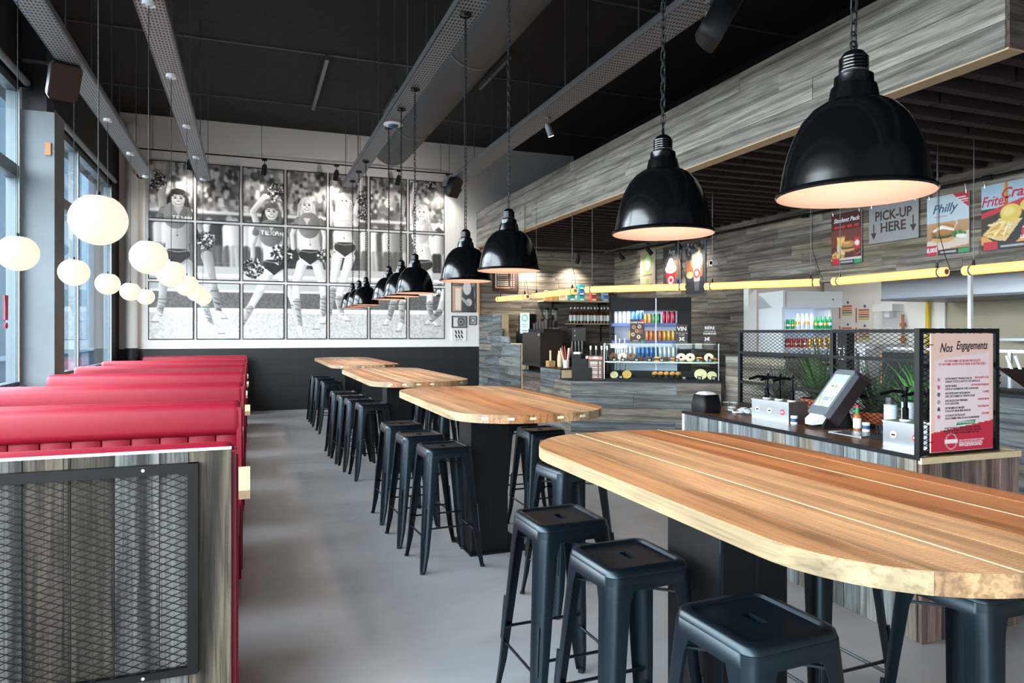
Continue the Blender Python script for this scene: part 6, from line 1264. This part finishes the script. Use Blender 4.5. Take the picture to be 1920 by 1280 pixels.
# sauce bottle, salt tubs, cups, cutlery
t = thing('hot_sauce_bottle', 'small orange hot sauce bottle with green neck and red cap', 'bottle', T9(3.52, 3.30))
MB().lathe([(.024, .9), (.024, .985), (.012, 1.0), (.010, 1.012)], 14, (3.52, 3.30, 0), True, True).build('glass', plain('hot_sauce', '#b5643a', .2), t, True)
MB().lathe([(.0125, 1.0), (.011, 1.035)], 12, (3.52, 3.30, 0)).build('neck_foil', 'greenprint', t, True); MB().cyl((3.52, 3.30, 0), .011, 1.035, 1.052, 12).build('cap', 'redprint', t, True); MB().lathe([(.0245, .91), (.0245, .97)], 14, (3.52, 3.30, 0)).build('paper_label', 'paper', t, True)
for k, (x, y, w) in enumerate(((3.34, 3.64, 'beside the napkin dispenser'), (3.50, 3.215, 'right of the hot sauce bottle'))):
    t = thing('salt_tub', 'small white and blue salt tub %s' % w, 'tub', T9(x, y), 'salt tubs'); MB().cyl((x, y, 0), .022, .9, .95, 16).build('tub', 'whiteplastic', t, True); MB().lathe([(.0225, .915), (.0225, .938)], 16, (x, y, 0)).build('band', 'blueprint', t, True); MB().cyl((x, y, 0), .0225, .95, .954, 16).build('lid', 'paper', t, True)
for k, (x, y, h) in enumerate(((3.52, 3.06, .17), (3.53, 2.95, .20))):
    t = thing('cup_tower', '%s stack of clear plastic cups next to the steel sauce box' % ('shorter' if k == 0 else 'taller'), 'cups', T9(x, y), 'plastic cup stacks')
    pr = []; z = .9
    while z < .9 + h: pr += [(.035, z), (.037, z + .008), (.0345, z + .009)]; z += .012
    MB().lathe(pr, 18, (x, y, 0), True, True).build('cups', plain('frosted_plastic', '#cfd8de', .25), t, True); MB().lathe([(.038, .9 + h), (.032, .9 + h + .05)], 18, (x, y, 0), False, True).build('top_cup', 'caseglass', t, True)
t = thing('cutlery_box', 'black box of plastic forks on the condiment counter', 'cutlery', T9(3.32, 2.93))
MB().rings([rrect(.05, .045, .01, .9, 3.32, 2.93), rrect(.055, .05, .012, .935, 3.32, 2.93)]).build('box', 'black', t)
rr = random.Random(4)
for k in range(14): x, y = 3.32 + rr.uniform(-.035, .035), 2.93 + rr.uniform(-.035, .035); MB().bar((x, y, .92), (x + rr.uniform(-.03, .03), y + rr.uniform(-.03, .03), .99), .008, .003).build('fork', 'blackmatte', t)
t = thing('steel_tray', 'flat steel tray set into the brown top', 'tray', T9(3.34, 3.14))
MB().box(3.26, 3.42, 3.03, 3.27, .9, .903).build('plate', 'steel', t); MB().box(3.26, 3.42, 3.03, 3.035, .903, .908).box(3.26, 3.42, 3.265, 3.27, .903, .908).build('lip', 'chrome', t)
# potted spiky plants behind the mesh ---------------------------------------------------------
def plant(label, x, y, z, s, n, seed, mats=('leaf',), spread=1.0, pot='terracotta'):
    t = thing('potted_plant', label, 'plant', (x, y, z), 'plants behind the mesh'); rr = random.Random(seed)
    MB().lathe([(.055 * s, z), (.08 * s, z + .105 * s), (.09 * s, z + .107 * s), (.092 * s, z + .13 * s), (.082 * s, z + .13 * s)], 20, (x, y, 0), True).build('pot', pot, t, True)
    MB().cyl((x, y, 0), .078 * s, z + .1 * s, z + .115 * s, 16).build('soil', 'brownboard', t)
    mb = MB()
    for k in range(n):
        a = rr.uniform(0, 2 * PI); el = rr.uniform(.35, 1.45); L = s * rr.uniform(.22, .36); c = Vector((x + .02 * math.cos(a), y + .02 * math.sin(a), z + .11 * s)); dx = Vector((math.cos(a), math.sin(a), 0)); pts = []
        for i in range(5):
            f = i / 4; e = el - .5 * f * f * spread; pts.append(c); c = c + (dx * math.cos(e) + Vector((0, 0, 1)) * math.sin(e)) * L / 4
        sd = Vector((-math.sin(a), math.cos(a), 0)); w = .008 * s
        vs = []; 
        for i, p in enumerate(pts): wi = w * (1 - (i / 4) ** 1.5) + .0006; vs += [tuple(p - sd * wi), tuple(p + sd * wi)]
        mb.add(vs, [(2 * i, 2 * i + 1, 2 * i + 3, 2 * i + 2) for i in range(4)])
    mb.build('leaves', mats[0], t, True)['kind'] = 'stuff'
M['leaf2'] = plain('grey_green_leaf', '#5c6c58', .5, noise=.4, nscale=10); M['leaf3'] = plain('bright_leaf', '#4f8a3e', .5, noise=.4, nscale=10)
plant('big spiky dark green plant behind the long sauce box', 3.93, 4.02, .82, 1.5, 90, 1)
plant('spiky grey green plant in an orange pot by the hot sauce', 3.80, 3.42, .82, 1.3, 80, 2, ('leaf2',))
plant('feathery green fern behind the cup stacks', 3.74, 3.02, .82, 1.35, 100, 3, ('leaf3',), 1.6)
plant('small spiky plant in an orange pot at the far mesh corner', 3.96, 4.48, .82, 1.15, 60, 4, ('leaf2',))
# ================================================================== kitchen behind the hatch
t = thing('white_fridge', 'white open drinks fridge standing in the kitchen hatch', 'fridge', (8.1, 8.7, 0), rotz=math.radians(-14))
def fb(name, mat, x0, x1, y0, y1, z0, z1): return MB().box(x0, x1, y0, y1, z0, z1).build(name, mat, t, rel=False)
# local: x across (left to right seen from the room), y depth (front at y = -0.35)
fb('side_wall', 'whiteplastic', -.5, -.46, -.38, .38, 0, 2.1); fb('side_wall', 'whiteplastic', .42, .46, -.1, .38, 0, 2.1)
fb('header', 'whiteplastic', -.5, .46, -.40, .38, 1.88, 2.12); fb('back_wall', 'bluefridge', -.46, .42, .34, .38, .2, 1.9); fb('base', 'whiteplastic', -.5, .46, -.38, .38, 0, .35)
MB().rings([[(-.505, -.1 + .0, 1.88), (-.505, -.42, 1.88), (-.505, -.42, 2.13), (-.505, .38, 2.13)], [(-.47, -.1, 1.88), (-.47, -.42, 1.88), (-.47, -.42, 2.13), (-.47, .38, 2.13)]]).build('cheek', 'whiteplastic', t, rel=False)
fb('badge', 'black', .3, .32, -.402, -.4, 1.99, 2.01)
for z in (.72, .98, 1.27, 1.55): fb('shelf', 'whiteplastic', -.46, .42, -.28, .34, z - .05, z)
FW_ = 'drinks in the white fridge'
mw_ = Matrix.Translation((8.1, 8.7, 0)) @ Matrix.Rotation(math.radians(-14), 4, 'Z')
def fcans(x0, x1, z, cols, h, label, r=.032):
    n = int((x1 - x0) / (2.2 * r)); first = None
    for i in range(n):
        p = mw_ @ Vector((x0 + (i + .5) * (x1 - x0) / n, -.22, z)); m = cols[int(i * len(cols) / n)]
        mb = MB().lathe([(r * .85, 0), (r, .012), (r, h * .62), (r * (.9 if h < .16 else .45), h * .85), (r * (.8 if h < .16 else .4), h)], 12, cap0=True, cap1=True)
        o = mb.build('drink_can', m, None, True); o.location = p; tag(o, label, 'drink', FW_)
        MB().lathe([(r * 1.01, h * .3), (r * 1.01, h * .5)], 12).build('band', cc['white'] if i % 2 else cc['gold'], o, True, rel=False)
fcans(-.44, -.2, 1.55, [cc['green']], .15, 'green can on the top left of the white fridge')
fcans(-.2, .1, 1.55, [cc['white']], .24, 'clear water bottle on the top shelf of the white fridge')
fcans(.1, .4, 1.55, [cc['green']], .2, 'green glass bottle on the top right of the white fridge')
fcans(-.44, .0, 1.27, [cc['red']], .14, 'red can on the second shelf of the white fridge')
fcans(.0, .4, 1.27, [cc['gold']], .15, 'gold can on the second shelf of the white fridge')
fcans(-.44, .15, .98, [cc['blue']], .14, 'blue can on the third shelf of the white fridge')
fcans(.15, .4, .98, [cc['dark']], .14, 'dark can on the third shelf of the white fridge')
fcans(-.44, .2, .72, [cc['green']], .16, 'green can on the lowest lit shelf of the white fridge')
l = bpy.data.lights.new('fridge_tube', 'AREA'); l.energy = 4; l.size = .8; l.shape = 'RECTANGLE'; l.size_y = .05; l.color = (.85, .92, 1)
lo = bpy.data.objects.new('fridge_tube', l); COL.objects.link(lo); lo.parent = t; lo.location = (0, -.33, 1.87)
t = thing('extractor_hood', 'long brushed steel extractor hood over the kitchen line', 'hood', (9.4, 6.0, 1.95))
MB().rings([[(8.9, y, 2.0), (8.9, y, 2.35), (9.3, y, 2.75), (10.38, y, 2.75), (10.38, y, 2.0)] for y in (1.6, 7.9)]).build('canopy', plain('hood_steel', '#a9adb3', .35, .7), t)
MB().box(8.89, 10.38, 1.6, 7.9, 1.97, 2.0).build('rim', 'greymetal', t)
MB().box(10.2, 10.3, 5.4, 5.5, 2.72, 3.0).build('hanger', 'greymetal', t)
t = thing('cook_line', 'steel kitchen worktop with shelf under the hood', 'worktop', (9.8, 5.0, 0))
MB().box(9.5, 10.38, 1.7, 8.0, 0, .9).build('cabinet', 'steel', t); MB().box(9.45, 10.38, 1.7, 8.0, .9, .94).build('top', 'steel', t); MB().box(10.0, 10.38, 1.7, 7.0, 1.38, 1.42).build('shelf', 'steel', t)
t = thing('white_cabinet', 'white cabinet with dark door behind the mesh screen', 'cabinet', (9.2, 8.6, 0))
MB().box(8.85, 9.7, 8.15, 8.95, 0, 1.32).build('body', 'whiteplastic', t); MB().box(8.84, 8.85, 8.25, 8.85, .75, 1.18).build('door', 'greymetal', t)
t = thing('yellow_gas_pipe', 'yellow gas pipe on the white kitchen wall', 'pipe', (10.2, 8.5, 0))
MB().tube([(10.3, 8.25, 0.3), (10.3, 8.25, 2.3)], .035, 12).build('pipe', 'yellow', t, True); MB().tube([(10.28, 8.7, 1.2), (10.28, 8.7, 1.8)], .022, 10).build('branch', 'copper', t, True)
for z in (1.35, 1.6): MB().tube([(10.28, 8.7, z), (10.28, 8.7, z + .06)], .045, 10).build('valve', 'copper', t, True)
t = thing('wall_lining', 'white wall lining with the gas pipe behind the hood', 'panel', (10.39, 9.2, 1.4))
MB().box(10.36, 10.39, 8.0, 10.5, 0, 2.9).build('sheet', 'white', t)
t = thing('wall_unit', 'small white boiler unit beside the yellow pipe', 'unit', (10.25, 8.95, 1.9))
MB().box(10.1, 10.36, 8.75, 9.15, 1.86, 1.98).build('body', 'whiteplastic', t); MB().box(10.15, 10.25, 8.85, 8.95, 1.76, 1.86).build('nozzle', 'whiteplastic', t)
stk = Ras(60, 60, '#ece8e0')
for k, (x, y) in enumerate(((8, 6), (36, 12), (8, 36), (36, 38))):
    stk.rect(x - 5, y, x - 3, y + 20, '#c03a3a')
    for j, c in enumerate(('#c9463c', '#e0a23c', '#d0553f', '#4f8a4a', '#e2b44a')): stk.rect(x, y + 2 + j * 3, x + 17, y + 4.4 + j * 3, c)
    stk.ell(x + 10, y - 2, 2, 2, '#3c5f9a')
t = thing('recipe_sheet', 'white sheet of sandwich drawings on the kitchen wall', 'poster', (10.34, 9.75, 1.75))
MB().box(10.345, 10.359, 9.35, 10.15, 1.3, 2.1).build('sheet', 'paper', t); print_mesh(stk, 0, 60, 0, 60, .8, .8, 'print', t, frame_mat((.004, 0, -.05), (0, -1, 0), (0, 0, 1)))
for k, (y, nm) in enumerate(((8.9, 'first'), (5.0, 'second'))):
    t = thing('kitchen_lamp', 'flat white ceiling lamp in the kitchen, %s from the fridge' % nm, 'lamp', (9.0, y, 3.0), 'kitchen ceiling lamps')
    MB().box(8.7, 9.3, y - .3, y + .3, 2.985, 3.0).build('frame', 'whiteplastic', t); MB().box(8.73, 9.27, y - .27, y + .27, 2.978, 2.986).build('diffuser', emit('lamp_panel_glow_%d' % k, '#fff6ea', 1.5), t)
    l = bpy.data.lights.new('kitchen_panel', 'AREA'); l.energy = 12; l.size = .55; l.color = (1, .95, .88); lo = bpy.data.objects.new('kitchen_panel', l); COL.objects.link(lo); lo.parent = t; lo.location = (0, 0, -.03)
# on the pick-up counter near the right picture edge
t = thing('wok_pan', 'black slanted pan on the pick-up counter', 'pan', (6.85, 4.3, .93))
MB().rings([[(6.65, 4.05, 1.16), (7.1, 4.05, 1.16), (7.1, 4.6, 1.16), (6.65, 4.6, 1.16)], [(6.8, 4.15, .98), (7.0, 4.15, .98), (7.0, 4.45, .98), (6.8, 4.45, .98)], [(6.8, 4.15, .93), (7.0, 4.15, .93), (7.0, 4.45, .93), (6.8, 4.45, .93)]], False, True).build('bowl', 'brownmetal', t)
for y in (4.5, 4.42): MB().tube([(6.72, y, 1.12), (6.72, y + .06, 1.28)], .014, 8).build('handle', 'whiteplastic', t, True)
t = thing('bowl_stack', 'striped stack of bowls on the pick-up counter', 'bowls', (6.68, 4.7, .93))
for k in range(7): MB().lathe([(.05, .93 + k * .035), (.062, .95 + k * .035), (.062, .958 + k * .035)], 14, (6.68, 4.66, 0), True, True).build('bowl', 'whiteplastic' if k % 2 else 'blackmatte', t, True)
t = thing('heat_lamp_shelf', 'steel shelf unit on the pick-up counter', 'shelf', (7.15, 5.4, .93))
MB().box(7.0, 7.3, 3.0, 6.9, 1.3, 1.33).build('shelf', 'steel', t)
for y in (3.05, 4.9, 6.85): MB().box(7.26, 7.29, y - .015, y + .015, .93, 1.3).build('post', 'steel', t)
t = thing('black_board', 'black board with copper edge leaning behind the fern', 'board', (6.75, 5.9, .93))
MB().box(6.66, 6.69, 5.3, 5.9, .93, 1.28).build('board', 'blackmatte', t); MB().box(6.655, 6.695, 5.9, 5.92, .93, 1.28).build('edge', 'copper', t)
for k, (y, x, r_) in enumerate(((5.75, 7.05, .022), (5.1, 7.05, .022))):
    t = thing('hatch_post', 'thin white post in the kitchen hatch, %s one' % ('left' if k == 0 else 'right'), 'post', (x + .75, y, 0)); MB().box(7.84, 7.88, y - .02, y + .02, 0, 2.225).build('tube', 'whiteplastic', t); MB().box(7.82, 7.9, y - .04, y + .04, 0, .02).build('base', 'steel', t)
t = thing('till_box', 'small black till printer on the kitchen shelf', 'printer', (10.1, 5.9, 1.42)); MB().box(10.05, 10.3, 5.7, 6.05, 1.42, 1.62).build('case', 'black', t); MB().box(10.04, 10.05, 5.75, 6.0, 1.5, 1.58).build('slot', 'greymetal', t)
t = thing('menu_holder', 'black upright box with white letters on the serving counter', 'sign', (6.62, 6.4, .93))
MB().box(6.62, 6.74, 6.36, 6.50, .93, 1.52).build('box', 'blackmatte', t)
lettering('ICI.', .13, 'paper', t, frame_mat((-.0015, .03, .33), (0, 0, 1), (0, 1, 0)))
